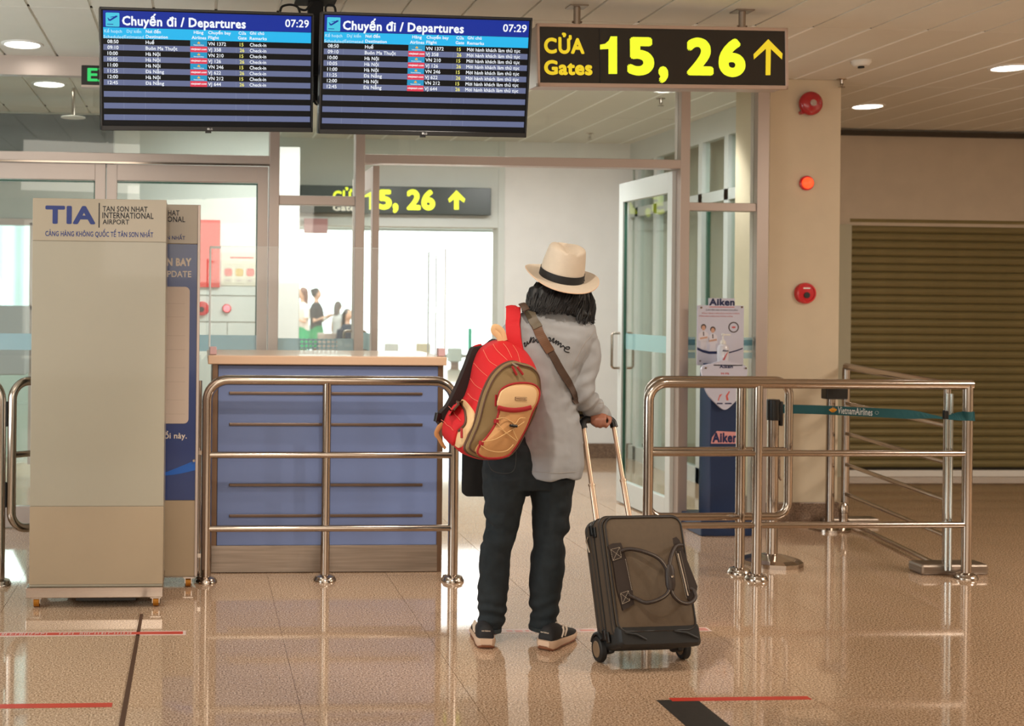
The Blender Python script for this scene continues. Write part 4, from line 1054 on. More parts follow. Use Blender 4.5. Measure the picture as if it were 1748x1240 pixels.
fs_ += [(0, 1, 2, 3), ((n-1)*4+3, (n-1)*4+2, (n-1)*4+1, (n-1)*4)]
q.add(vs, fs_); pz = rp(pr_.x)
q.build('webbing', TEAL, belt)
# loop round the post
q = MB(); vs = []; m_ = 24; zc_ = at(1650, 711, Ye).z
for k in range(m_+1):
    a_ = 2*PI*k/m_; 
    for z in (-.022, .022): vs.append((pz.x+.0265*math.cos(a_), pz.y+.0265*math.sin(a_), zc_+z))
q.add(vs, [(2*k, 2*k+2, 2*k+3, 2*k+1) for k in range(m_)]); q.build('wrap', TEAL, belt, smooth=True)
p = at(1614, 709, Ye-.012); MB().box(p.x-.011, p.x+.011, p.y-.01, p.y+.01, p.z-.02, p.z+.025, bv=.003).build('belt_clip', M['black'], belt)
BFp = at(1413, 710, Ys-.004)
YV = lambda px: Ys+(Ye-Ys)*(px-1323)/341-.0035
x0, x1 = at(1413, 700, YV(1413)), at(1503, 706, YV(1503))
BF = frame(V((x0.x, x0.y, x0.z)), x1-x0, y=(0, 0, 1))
T = MB(BF); Lb = (x1-x0).length
def bp_(cx, cy): return pp(1300+cx*380/1748, 660+cy*380/1748, BF)
T.use(mat('belt_white', (216, 222, 222), .6)); A, B_ = bp_(597, 210), bp_(872, 176); T.text('VietnamAirlines', 0, 0, 1, z=.0, bold=.012, box=(A[0], B_[0], A[1]-.002, B_[1]))
T.use(mat('lotus_gold', (236, 164, 40), .6))
for cx, hgt in ((536, 28), (547, 38), (560, 46), (573, 40), (584, 30)):
    T.prism([bp_(cx-8, 186), bp_(cx, 204-hgt), bp_(cx+8, 186), bp_(566, 204), bp_(552, 204)], 0, .0003)
T.use(MATS['belt_white']); c_ = bp_(905, 207)
for k in range(10):
    a_ = k*PI/5; T.cyl((c_[0]+.008*math.cos(a_), c_[1]+.008*math.sin(a_), 0), (c_[0]+.008*math.cos(a_+.4), c_[1]+.008*math.sin(a_+.4), .0003), .0007, 5)
T.build('lettering', None, belt)
# railing running back to the second stanchion
pa = rp(pr_.x+.0)+V((-.03, .12, 0)); pf = V((at(1444, 700, 7.3).x, 7.3, 0))
ra = thing('steel_railing', ((pa.x+pf.x)/2, (pa.y+pf.y)/2, 0), 'stainless steel railing running back towards the shutter', 'railing')
bar(ra, V((pa.x, pa.y, ztr-.01)), V((pf.x, pf.y, ztr+.01)), .022)
for z in (.76, .57, .375, .19, .022): bar(ra, V((pa.x, pa.y, z)), V((pf.x, pf.y, z)), .0125)
bar(ra, V((pf.x, pf.y, .01)), V((pf.x, pf.y, ztr)), .024, 'post'); bar(ra, V((pa.x, pa.y, .03)), V((pa.x, pa.y, ztr)), .018, 'post')
MB().box(pa.x-.16, pa.x+.2, pa.y-.05, pa.y+.07, .0, .055, bv=.012).build('foot_bar', M['steel_brushed'], ra)
MB().box(pf.x-.17, pf.x+.2, pf.y-.05, pf.y+.05, .0, .04, bv=.01).build('foot_bar', M['steel_brushed'], ra)
# far stanchion
Yt = 7.10; fx = at(1417, 800, Yt).x
s2 = thing('belt_stanchion', (fx, Yt, 0), 'second stanchion with a black head, further back against the pillar', 'stanchion')
zz_ = at(1417, 662, Yt).z
MB().cyl((fx, Yt, .02), (fx, Yt, zz_-.02), .026, 20).build('post', STE, s2, smooth=True)
MB().box(fx-.045, fx+.09, Yt-.035, Yt+.035, zz_-.07, zz_, bv=.006).build('belt_head', M['black'], s2)
q = MB(Matrix.Translation((fx, Yt, 0))); q.lathe([(.12, 0), (.12, .015), (.05, .03), (.028, .034)], 24); q.build('base_plate', STE, s2, smooth=True)
s3 = thing('floor_bollard', (at(1440, 870, 7.1).x, 7.12, 0), 'short shiny bollard cap at the foot of the second stanchion', 'bollard')
p = at(1440, 870, 7.12); q = MB(Matrix.Translation((p.x, 7.12, 0))); q.lathe([(.03, 0), (.026, .01), (.024, .1), (.03, .105), (.03, .14), (.02, .16), (.001, .165)], 20); q.build('bollard_body', STE, s3, smooth=True)

# ================================================================== HAND GEL STAND
Yn = 7.0; gx0, gx1 = at(1212, 800, Yn).x, at(1263, 800, Yn).x; gc = (gx0+gx1)/2
DN = mat('stand_navy', (14, 44, 84), .4, coat=.2)
gl = thing('hand_gel_stand', (gc, Yn+.1, 0), 'navy hand gel stand with a white shield front and poster behind the right railing', 'stand')
zs = lambda py, Y=Yn: at(1237, py, Y).z
MB().box(gx0, gx1, Yn, Yn+.16, .09, zs(628), bv=.004).build('column', DN, gl)
MB().box(gx0-.09, gx1+.09, Yn-.09, Yn+.25, 0, .1, bv=.006).build('plinth', DN, gl)
GF = frame(V((gc, Yn-.03, 0)), (1, 0, 0), y=(0, 0, 1))
sz = 110/682
def g6(cx, cy, F_): return pp(1180+cx*sz, 500+cy*sz, F_)
SW = mat('shield_white', (206, 206, 224), .35, coat=.3)
shp = spline([(*g6(x, y, GF), 0) for x, y in ((115, 790), (240, 745), (355, 715), (470, 745), (590, 790), (580, 920), (530, 1060), (450, 1170), (355, 1240), (260, 1170), (170, 1060), (130, 920))], 5, closed=True)
MB(GF).prism([(p.x, p.y) for p in shp], -.02, 0).build('shield_front', SW, gl)
MB().box(gc-.09, gc+.09, Yn-.03, Yn+.12, zs(622)-.01, zs(622), bv=.002).build('bottle_shelf', DN, gl)
T = MB(GF)
def gtx(s_, x0, x1, y0, y1, m, b, F_=GF, T_=None):
    A = g6(x0, y1, F_); B_ = g6(x1, y0, F_); (T_ or T).use(m).text(s_, 0, 0, 1, z=.0006, bold=b, box=(A[0], B_[0], A[1], B_[1]))
INK = mat('ink_deep_navy', (20, 34, 84), .4); PR = mat('print_red', (196, 84, 90), .5)
gtx('Aiken', 298, 440, 762, 800, INK, .04); gtx('99.9%', 312, 400, 846, 866, PR, .03)
T.use(MATS['poster_red']).prism([g6(*q, GF) for q in ((280, 1140), (300, 1080), (330, 1070), (300, 1110), (290, 1145))], 0, .0006)
T.prism([g6(*q, GF) for q in ((372, 1140), (365, 1090), (400, 1040), (408, 1050), (385, 1095), (395, 1140))], 0, .0006)
T.use(INK)
for q in ((270, 332), (356, 428)): a, b = g6(q[0], 1180, GF), g6(q[1], 1166, GF); T.box(a[0], b[0], a[1], b[1], 0, .0006)
T.build('lettering', None, gl)
CF = frame(V((gc, Yn-.001, 0)), (1, 0, 0), y=(0, 0, 1)); T = MB(CF)
A = pp(1215, 756, CF); B_ = pp(1259, 738, CF); T.use(mat('logo_pink_edge', (216, 150, 150), .5)).prism([(A[0]-.006, A[1]-.006), (B_[0]+.006, A[1]-.006), (B_[0]+.006, B_[1]), (A[0]+.03, B_[1]+.006), (A[0]+.002, (A[1]+B_[1])/2)], 0, .0004)
T.use(INK).text('Aiken', 0, 0, 1, z=.0008, bold=.05, box=(A[0]+.003, B_[0], A[1], B_[1]-.003)); T.build('column_lettering', None, gl)
Yp_ = Yn+.13; PF = frame(V((gc, Yp_, 0)), (1, 0, 0), y=(0, 0, 1))
MB(PF).use(SW).prism(rrect(*[g6(62, 760, PF)[0], g6(552, 760, PF)[0], g6(300, 770, PF)[1], g6(300, 134, PF)[1]], .006), -.012, 0).build('poster_board', None, gl)
a, b = g6(188, 140, PF), g6(462, 60, PF)
MB(PF).use(SW).box(a[0], b[0], a[1], b[1], -.012, -.001).build('poster_crest', None, gl)
T = MB(PF)
gtx('Aiken', 190, 460, 62, 136, INK, .045, PF, T)
T.use(PR); a, b = g6(190, 154, PF), g6(456, 149, PF); T.box(a[0], b[0], a[1], b[1], 0, .0006)
gtx('CHUYÊN GIA KHÁNG KHUẨN', 152, 490, 168, 190, INK, .01, PF, T)
for x0, x1, y0 in ((112, 510, 208), (84, 440, 238)): gtx('ĐỒNG HÀNH CHIẾN DỊCH PHÒNG CHỐNG', x0, x1, y0, y0+19, PR, .01, PF, T)
T.build('lettering', None, gl)
T = MB(PF)   # the two printed people, badge and wave of the flat poster
SK = mat('print_skin', (206, 160, 138), .6); CT = mat('print_coat', (222, 218, 228), .6); HR = mat('print_hair', (52, 36, 32), .6)
def disc(cx, cy, rx, ry, m, z): 
    c = g6(cx, cy, PF); s_ = g6(cx+rx, cy, PF)[0]-c[0]; t_ = s_*ry/rx; T.use(m).prism([(c[0]+s_*math.cos(k*PI/10), c[1]+t_*math.sin(k*PI/10)) for k in range(20)], 0, z)
for cx, cy, b0 in ((130, 366, 66), (228, 392, 60)):
    T.use(CT).prism([g6(*q, PF) for q in ((cx-18, cy+40), (cx+18, cy+40), (cx+b0-14, cy+70), (cx+b0-10, cy+140), (cx+30, cy+150), (cx+34, cy+230), (cx-34, cy+230), (cx-30, cy+150), (cx-b0+10, cy+140), (cx-b0+14, cy+70))], 0, .0004)
    disc(cx, cy-4, 28, 30, HR, .0006); disc(cx, cy+6, 20, 26, SK, .0008)
    T.use(SK).prism([g6(*q, PF) for q in ((cx-40, cy+110), (cx+40, cy+95), (cx+44, cy+115), (cx-36, cy+128))], 0, .0006)
    T.use(HR).prism([g6(*q, PF) for q in ((cx-6, cy+46), (cx+4, cy+46), (cx+6, cy+90), (cx-4, cy+90))], 0, .0007)
disc(448, 366, 56, 56, HR, .0004); disc(448, 366, 44, 44, SW, .0006); disc(448, 366, 22, 10, PR, .0008)
wv = [(62, 590), (120, 618), (190, 635), (264, 634), (330, 634), (405, 632), (480, 612), (545, 588)]
T.use(INK).prism([g6(x, y-6-(8 if x < 300 else 0), PF) for x, y in wv]+[g6(x, y+8+(6 if x < 300 else 0), PF) for x, y in wv[::-1]], 0, .0005)
T.build('printed_picture', None, gl)
q = MB()
for cx, cy in ((105, 158), (535, 152), (92, 722)): c = g6(cx, cy, PF); q.cyl((gc+c[0], Yp_-.004, c[1]), (gc+c[0], Yp_, c[1]), .006, 10)
for cx, cy in ((150, 796), (575, 798)): c = g6(cx, cy, GF); q.cyl((gc+c[0], Yn-.036, c[1]), (gc+c[0], Yn-.03, c[1]), .006, 10)
q.build('screw_cap', M['steel'], gl)
bo = thing('gel_bottle', (gc, Yn+.04, zs(622)), 'clear pump bottle of hand gel standing on the navy stand', 'bottle')
bx_ = at(1234, 600, Yn+.04).x; z0_ = zs(622)+.001; z1_ = zs(586, Yn+.04)
BG = mat('gel_plastic', (216, 216, 226), .15, coat=.5)
q = MB(Matrix.Translation((bx_, Yn+.04, 0))); q.lathe([(.030, z0_), (.034, z0_+.006), (.034, z1_-.03), (.028, z1_-.014), (.012, z1_-.004), (.012, z1_)], 20); q.build('bottle_body', BG, bo, smooth=True, sharp=.5)
q = MB(Matrix.Translation((bx_, Yn+.04, 0))); q.lathe([(.017, z1_-.006), (.015, z1_+.012), (.005, z1_+.02), (.004, z1_+.045), (.011, z1_+.047), (.010, z1_+.056), (.001, z1_+.058)], 16).box(0, .045, -.006, .006, z1_+.046, z1_+.055, bv=.002); q.build('pump', M['white'], bo, smooth=True, sharp=.5)
T = MB(frame(V((bx_, Yn+.0055, 0)), (1, 0, 0), y=(0, 0, 1))); T.use(INK).text('Aiken', 0, 0, 1, z=0, bold=.03, box=(-.018, .02, z1_-.05, z1_-.038)); T.use(PR).prism([(-.02, z0_+.02), (-.006, z0_+.02), (.018, z0_+.075), (.004, z0_+.06)], 0, .0004); T.build('label_print', None, bo)
# ================================================================== THE TRAVELLER
YPN = 4.80
# frame of the trolley case: x along the axle, y up the leaning case, z out of its front
wl_, wr_g = gr(1023, 1130), gr(1165, 1125)
LEAN = math.radians(20); ax_ = (wr_g-wl_).normalized(); hz_ = V((-ax_.y, ax_.x, 0))
u_ = V((0, 0, 1))*math.cos(LEAN)+hz_*math.sin(LEAN)
SFM = frame((wl_+wr_g)/2+V((0, 0, .048)), ax_, y=u_)
def sp(px, py, off): a = pp(px, py, SFM, off); return V((a[0], a[1], off))
gpl, gpr = sp(996, 723, .012), sp(1048, 719, .012)
def nz(p, s, seed=0): return noise.noise(V((p.x*s+seed, p.y*s+seed*1.7, p.z*s)))
SHIRT = mat('shirt_pale_denim', (152, 152, 153), .85, vary=.05, vscale=9, bump=.25, bscale=900)
JEANS = mat('jeans_dark_navy', (30, 37, 41), .9, vary=.22, vscale=26, bump=.3, bscale=1100)
SKIN = mat('skin_brown', (150, 96, 74), .5)
HAIR = mat('hair_black', (9, 6, 6), .55)
def ringpx(py, xl, xr, Yc, dep, n=28, pw=2.3, tilt=0):
    a = at(xl, py, Yc); b = at(xr, py, Yc); c = (a+b)/2; hw_ = (b-a).length/2; out = []
    ax = (b-a).normalized()
    for k in range(n):
        q = 2*PI*k/n; cx, sy = math.cos(q), math.sin(q)
        u = math.copysign(abs(cx)**(2/pw), cx)*hw_; v = math.copysign(abs(sy)**(2/pw), sy)*dep
        out.append(c+ax*u+V((0, v, 0)))
    return out
pers = thing('person', (at(893, 1100, YPN).x, YPN, 0), 'person seen from behind in a cream hat, pale shirt and dark jeans', 'person')
# ---- body (one continuous skin: head, neck, trunk, arms, hands, legs)
hc = at(957, 486, YPN+.05)
B = MB()
B.sphere(hc+V((0, .0, .005)), (.073, .092, .105), 20, 14)
B.sphere(hc+V((0, .035, -.055)), (.052, .06, .06), 16, 10)           # jaw
B.sphere(hc+V((0, .098, -.02)), (.012, .02, .022), 10, 8)            # nose
B.sphere(hc+V((0, .088, -.055)), (.022, .012, .009), 10, 8)          # lips
for s_ in (-1, 1):
    B.sphere(hc+V((s_*.075, 0, -.015)), (.010, .02, .03), 10, 8)     # ear
    B.sphere(hc+V((s_*.03, .082, .005)), (.013, .010, .009), 10, 8)  # eyelid
nk = at(938, 528, YPN)
B.tube([hc+V((0, -.01, -.05)), nk+V((0, 0, .03)), nk+V((0, 0, -.05))], [.052, .052, .07], 16)
B.loft([ringpx(535, 905, 975, YPN, .055), ringpx(560, 868, 1006, YPN, .08), ringpx(640, 872, 976, YPN, .09), ringpx(720, 878, 974, YPN, .078), ringpx(790, 850, 970, YPN, .072), ringpx(815, 848, 968, YPN, .07)][::-1])
for pts, rr_ in (([(864, 800), (857, 900), (842, 1000), (838, 1082)], [.058, .045, .038, .032]), ([(944, 800), (938, 900), (931, 1000), (927, 1080)], [.058, .045, .038, .032])):
    B.tube(spline([at(x, y, YPN) for x, y in pts], 4), [rr_[0]+(rr_[-1]-rr_[0])*k/12 for k in range(13)], 14)
# arms
HY = 5.00
sh_r = at(1003, 572, YPN); el_r = at(996, 668, YPN-.02); wr_r = at(1025, 714, 4.855)
sh_l = at(868, 572, YPN); el_l = at(858, 668, YPN+.03); wr_l = at(968, 712, YPN+.20)
for a_, e_, w_ in ((sh_r, el_r, wr_r), (sh_l, el_l, wr_l)):
    B.tube(spline([a_, e_, w_], 6), [.043, .042, .041, .04, .038, .037, .036, .035, .033, .031, .028, .026, .024], 12)
def hand(c, d, up_, side, curl, sc=1.0):
    """palm at wrist c pointing along d; fingers curl towards -up_"""
    d = d.normalized(); up_ = (up_-d*up_.dot(d)).normalized(); sd = d.cross(up_)*side
    B.tube([c, c+d*.03*sc, c+d*.078*sc], [.024*sc, .028*sc, .026*sc], 12, flat=.55, refn=up_)
    for k, (ln, off) in enumerate(((.068, -.028), (.076, -.0095), (.071, .009), (.056, .027))):
        p = c+d*.075*sc+sd*off*sc; q = [p-d*.03*sc, p]; a_ = 0; dd = d.copy()
        for seg in (.42, .32, .26):
            a_ += curl; dd = (d*math.cos(a_)-up_*math.sin(a_)); q.append(q[-1]+dd*ln*seg*sc)
        B.tube(q, [.0095*sc, .0095*sc, .009*sc, .0085*sc, .0065*sc], 10)
    t0 = c+d*.025*sc-sd*.025*sc; B.tube([t0, t0+(d*.6-sd*.7-up_*.2).normalized()*.03*sc, t0+(d*.85-sd*.45-up_*.6).normalized()*.056*sc, t0+(d*.9-sd*.1-up_*1.0).normalized()*.075*sc], [.012*sc, .011*sc, .0095*sc, .007*sc], 10)
GC = SFM @ ((gpl*.42+gpr*.58))       # on the trolley grip
hand(wr_r, (GC+V((0, .02, .020))-wr_r), V((0, 0, 1)), 1, .9, .92)
hand(wr_l, V((.75, .35, -.6)), V((.2, -.5, 1)), -1, .35)
me = remesh(B, 'body', SKIN, pers, vox=.0062, smooth=3, fac=.5)
link_mesh('body', me, pers)
# ---- shirt
S = MB()
rows = [(524, 916, 960, .052), (534, 892, 984, .066), (545, 872, 1003, .083), (558, 858, 1014, .098), (575, 853, 1016, .110), (600, 855, 1006, .118), (630, 862, 985, .122), (665, 866, 979, .118), (700, 870, 982, .115), (735, 876, 990, .126), (765, 876, 994, .138), (792, 880, 993, .144), (812, 884, 988, .146)]
S.loft([ringpx(y, a, b, YPN, d, pw=2.25) for y, a, b, d in rows][::-1])
S.lathe([(.058, -.02), (.06, .0), (.056, .022), (.053, .028)], 24, Matrix.Translation(at(938, 527, YPN)) @ Matrix.Rotation(.12, 4, 'X'))
def sleeve(pts, rad):
    c_ = spline(pts, 6); L = len(c_); rs = []
    for k in range(L):
        t = k/(L-1)*(len(rad)-1); i = min(int(t), len(rad)-2); rs.append(rad[i]+(rad[i+1]-rad[i])*(t-i))
    S.tube(c_, rs, 18)
sleeve([at(988, 575, YPN), at(1000, 600, YPN-.005), at(996, 640, YPN-.02), at(993, 668, YPN-.03), at(1008, 692, YPN+.01), at(1025, 714, YPN+.055)], [.058, .061, .058, .056, .050, .040])
S.cyl(at(1013, 699, YPN+.03), at(1026, 716, YPN+.062), .044, 18, .047)
sleeve([at(882, 575, YPN), at(868, 600, YPN), at(860, 640, YPN+.01), at(862, 672, YPN+.05), at(905, 690, YPN+.14), at(962, 706, YPN+.2)], [.056, .058, .056, .054, .046, .036])
elb = at(992, 672, YPN)
def shirt_fold(p, n):
    d = .007*nz(p, 7, 3)+.0045*nz(p, 17, 9)+.0015*nz(p, 38, 1)
    # long vertical drape folds low on the back, oblique ones round the elbow
    d += .009*math.sin(p.x*42+2.2*nz(p, 3, 1))*max(0, min(1, (1.22-p.z)/.35))*(.5 if p.y < YPN else .3)
    e = (p-elb).length
    if e < .17: d += .008*math.sin((p.z*1.0-p.x*.9)*105+3*nz(p, 8, 5))*(1-e/.17)
    # yoke pull lines
    d += .0016*math.sin((p.z+.35*abs(p.x-1.22))*120+4*nz(p, 5, 2))*max(0, min(1, (p.z-1.15)/.15))
    return d
hem = at(940, 812, YPN).z
def hemshape(p):
    # shirt tail: higher at the left side seam
    if p.z < hem+.16:
        t = max(0, min(1, (at(903, 780, YPN).x-p.x)/.06)); k = 1-(p.z-hem)/.16
        p = V((p.x, p.y, p.z+t*k*.07*min(1, 1)))
    return p
me = remesh(S, 'shirt', SHIRT, pers, vox=.0058, smooth=5, fac=.5, disp=shirt_fold, post=hemshape)
shirt = link_mesh('shirt', me.copy(), pers); shirt['label'] = 'pale washed denim shirt with script lettering on the back'
me.name = 'shirt_probe'
bvh = BVHTree.FromPolygons([v.co.copy() for v in me.vertices], [tuple(p.vertices) for p in me.polygons])
# (bvh is in world space; me is thrown away)
bpy.data.meshes.remove(me)
def on_shirt(px, py, off=.003, fallback=YPN-.12):
    d = ray(px, py); h = bvh.ray_cast(CAMPOS, d)
    if h[0] is None: p = at(px, py, fallback); return p, -d
    return h[0]+h[1]*off, h[1]
# seams: yoke, shoulder, cuff and hem stitching
def seam(pts, name='seam', r=.0012, m=None):
    q = MB(); c_ = spline([(x, y, 0) for x, y in pts], 8); q.tube([on_shirt(p.x, p.y, .0006)[0] for p in c_], r, 6)
    return q
SM = mat('shirt_seam', (160, 153, 146), .9)
q = seam([(1016, 563), (1008, 574), (995, 590), (985, 610), (976, 628)]); b = q.build('sleeve_seam', SM, shirt, smooth=True)
q = seam([(892, 806), (915, 806), (950, 808), (982, 806)], r=.001); q.build('hem_stitching', SM, shirt, smooth=True)
q = seam([(1012, 700), (1020, 690), (1030, 688)]); q.build('cuff_seam', SM, shirt, smooth=True)
# script lettering (embroidered)
LT = mat('embroidery_black', (18, 18, 22), .8)
def c4(x, y): return (850+x*210/1085, 500+y*240/1240)
strokes = [[(228, 452), (240, 440), (236, 470), (250, 466), (258, 430), (262, 452), (276, 440), (292, 392), (284, 440), (298, 408), (312, 396), (318, 408), (306, 436), (322, 430), (334, 412), (340, 425), (352, 440), (362, 420)],
           [(444, 398), (456, 396), (462, 410), (452, 426), (470, 424), (486, 406), (494, 404), (484, 436), (498, 436), (516, 420), (508, 452), (524, 432), (536, 434), (526, 462), (544, 446), (556, 450), (548, 478), (562, 474), (574, 466)],
           [(574, 466), (592, 488), (618, 500), (630, 490), (624, 478), (600, 480), (584, 498), (592, 518), (626, 526)]]
for st in strokes:
    c_ = spline([(*c4(x, y), 0) for x, y in st], 6); q = MB(); q.tube([on_shirt(p.x, p.y, .0018)[0] for p in c_], .0021, 6); q.build('script_lettering', LT, shirt, smooth=True)
# ---- jeans
J = MB()
J.loft([ringpx(y, a, b, YPN+.0, d, pw=2.3) for y, a, b, d in ((738, 856, 980, .085), (765, 834, 984, .098), (790, 825, 984, .105), (812, 825, 981, .105), (832, 828, 978, .10))][::-1])
LL = [(812, 826, 900, .105), (830, 826, 898, .10), (850, 827, 893, .093), (870, 828, 889, .086), (885, 829, 886, .082), (898, 834, 883, .076), (916, 826, 879, .074), (938, 819, 872, .072), (970, 817, 870, .070), (1007, 815, 867, .068), (1036, 816, 863, .066), (1044, 819, 862, .063), (1062, 816, 861, .062), (1074, 819, 853, .058)]
RL = [(812, 905, 982, .105), (830, 906, 978, .10), (850, 908, 974, .093), (870, 909, 972, .086), (885, 909, 971, .082), (898, 909, 971, .077), (916, 911, 962, .074), (935, 912, 962, .072), (945, 909, 962, .071), (970, 905, 961, .069), (1007, 904, 957, .067), (1036, 905, 953, .065), (1044, 909, 952, .062), (1060, 905, 950, .061), (1073, 904, 948, .057)]
for rows_, cx in ((LL, 860), (RL, 944)):
    J.loft([ringpx(y, a, b, YPN-.0+.0*(y-800)/280, d, 26, 2.1) for y, a, b, d in rows_][::-1])
kz = at(900, 905, YPN).z
def jean_fold(p, n):
    sgn = 1 if p.x > at(900, 900, YPN).x else -1
    d = .006*nz(p, 8, 4)+.0045*nz(p, 19, 6)+.002*nz(p, 40, 2)
    a = math.atan2(p.y-YPN, (p.x-at(860 if sgn < 0 else 940, 900, YPN).x))
    mod = .5+.5*math.sin(a*1.0+sgn)          # folds fade round the leg
    w = math.exp(-((p.z-kz)/.10)**2)
    d += .008*w*mod*math.sin(p.z*74+sgn*2.6*math.sin(a)+4*nz(p, 4, 7))
    w2 = math.exp(-((p.z-.13)/.05)**2); d += .004*w2*math.sin(p.z*120+1.5*math.sin(a)+3*nz(p, 9, 2)+.8*sgn)
    w3 = max(0, min(1, (p.z-.60)/.1)); d += .002*w3*math.sin((p.z-.5*sgn*p.x)*50+3*nz(p, 5, 8))
    w4 = math.exp(-((p.z-.30)/.10)**2); d += .004*w4*mod*math.sin(p.z*52+2*math.sin(a+1)+3*nz(p, 6, 3))
    return d
me = remesh(J, 'jeans', JEANS, pers, vox=.006, smooth=4, fac=.5, disp=jean_fold)
jeans = link_mesh('jeans', me, pers)
JH = mat('jeans_hem', (48, 56, 58), .9, vary=.4, vscale=120)
for (y, a, b) in ((1070, 818, 855), (1069, 903.5, 949)):
    q = MB(); q.loft([ringpx(y+6, a, b, YPN, .062, 24, 2.1), ringpx(y, a-.5, b+.5, YPN, .064, 24, 2.1)]); q.build('rolled_hem', JH, jeans, smooth=True)
q = MB()
pk = spline([(*((833+dx), y), 0) for dx, y in ((0, 770), (2, 795), (12, 806), (36, 808), (46, 798), (48, 770))], 5)
q.tube([at(p.x, p.y, YPN-.121) for p in pk], .0015, 6); q.build('pocket_stitching', mat('pocket_stitch', (58, 60, 60), .9), jeans, smooth=True)
# ---- shoes
SOLE = mat('sole_off_white', (214, 182, 156), .6); GUM = mat('outsole_gum', (140, 88, 62), .6); UP = mat('shoe_black', (26, 25, 27), .75, bump=.2, bscale=700); STR = mat('shoe_stripe', (212, 192, 172), .6)
def shoe(px, py, ang, label, side):
    g0 = gr(px, py)
    Fs = Matrix.Translation((g0.x, g0.y, 0)) @ Matrix.Rotation(ang, 4, 'Z')     # local +y = toe
    t = thing_part(label, Fs)
    def prof(y): # half widths along the shoe
        T_ = [(-.02, .020), (0, .034), (.03, .039), (.08, .037), (.14, .044), (.19, .046), (.235, .036), (.262, .016)]
        for (a, wa), (b, wb) in zip(T_, T_[1:]):
            if a <= y <= b: return wa+(wb-wa)*(y-a)/(b-a)
        return .016
    ysn = [-.02, -.012, 0, .03, .08, .14, .19, .22, .245, .262]
    def sole(z0f, z1f, grow, nm, m):
        rings = []
        for y in ysn:
            w = prof(y)+grow; z0 = z0f(y); z1 = z1f(y)
            rings.append([V((-w*.86, y, z0)), V((w*.86, y, z0)), V((w, y, (z0+z1)*.5)), V((w*.92, y, z1)), V((-w*.92, y, z1)), V((-w, y, (z0+z1)*.5))])
        MB(Fs).loft(rings).build(nm, m, t, smooth=True, sharp=.9)
    lift = lambda y: .010*max(0, (-y)/.02)+.018*max(0, (y-.2)/.06)**1.5
    sole(lambda y: .0+lift(y)*1.0, lambda y: .010+lift(y), .0, 'outsole', GUM)
    sole(lambda y: .008+lift(y)*.9, lambda y: .040-.012*max(0, min(1, y/.2)), .004, 'midsole', SOLE)
    rings = []
    for y, wz in ((-.006, .055), (.004, .083), (.03, .092), (.07, .092), (.10, .085), (.14, .070), (.18, .055), (.215, .045), (.24, .038), (.252, .032)):
        w = prof(y)*.93; r = []
        for k in range(14):
            q_ = PI*k/13; r.append(V((w*math.cos(q_)*(1 if math.sin(q_) < .6 else .9), y, .028+(wz-.028)*max(0, math.sin(q_))**.6)))
        r += [V((-w*.8, y, .024)), V((w*.8, y, .024))]
        rings.append(r)
    MB(Fs).loft(rings).build('upper', UP, t, smooth=True, sharp=1.2)
    q = MB(Fs)
    for s_ in (-1, 1):
        for y0 in (.075, .10):
            q.tube([V((s_*prof(y0)*.965, y0, .04)), V((s_*prof(y0+.02)*.93, y0+.02, .062)), V((s_*prof(y0+.03)*.70, y0+.032, .0745))], .0048, 6, flat=.5)
    q.build('side_stripe', STR, t, smooth=True)
    q = MB(Fs)
    for k in range(4): y = .115+.018*k; z = .083-.0062*k*1.4; q.tube([V((-.018, y, z-.006)), V((0, y+.004, z+.003)), V((.018, y, z-.006))], .0026, 6)
    q.build('lace', STR, t, smooth=True)
    Hf = Fs @ frame(V((0, -.0085, .062)), (1, 0, 0), y=(0, .12, 1))
    MB(Hf).use(STR).text('new balance', 0, 0, 1, z=.0012, bold=.02, box=(-.017, .017, .006, .0125)).build('heel_lettering', None, t)
    return t
def thing_part(name, F):
    o = bpy.data.objects.new(name, None); COL.objects.link(o); o.parent = pers; o.matrix_local = wm(pers).inverted() @ F; WM[o.name] = F
    return o
shoe(829, 1107, math.radians(-8), 'shoe', -1)
shoe(931, 1110, math.radians(-40), 'shoe', 1)
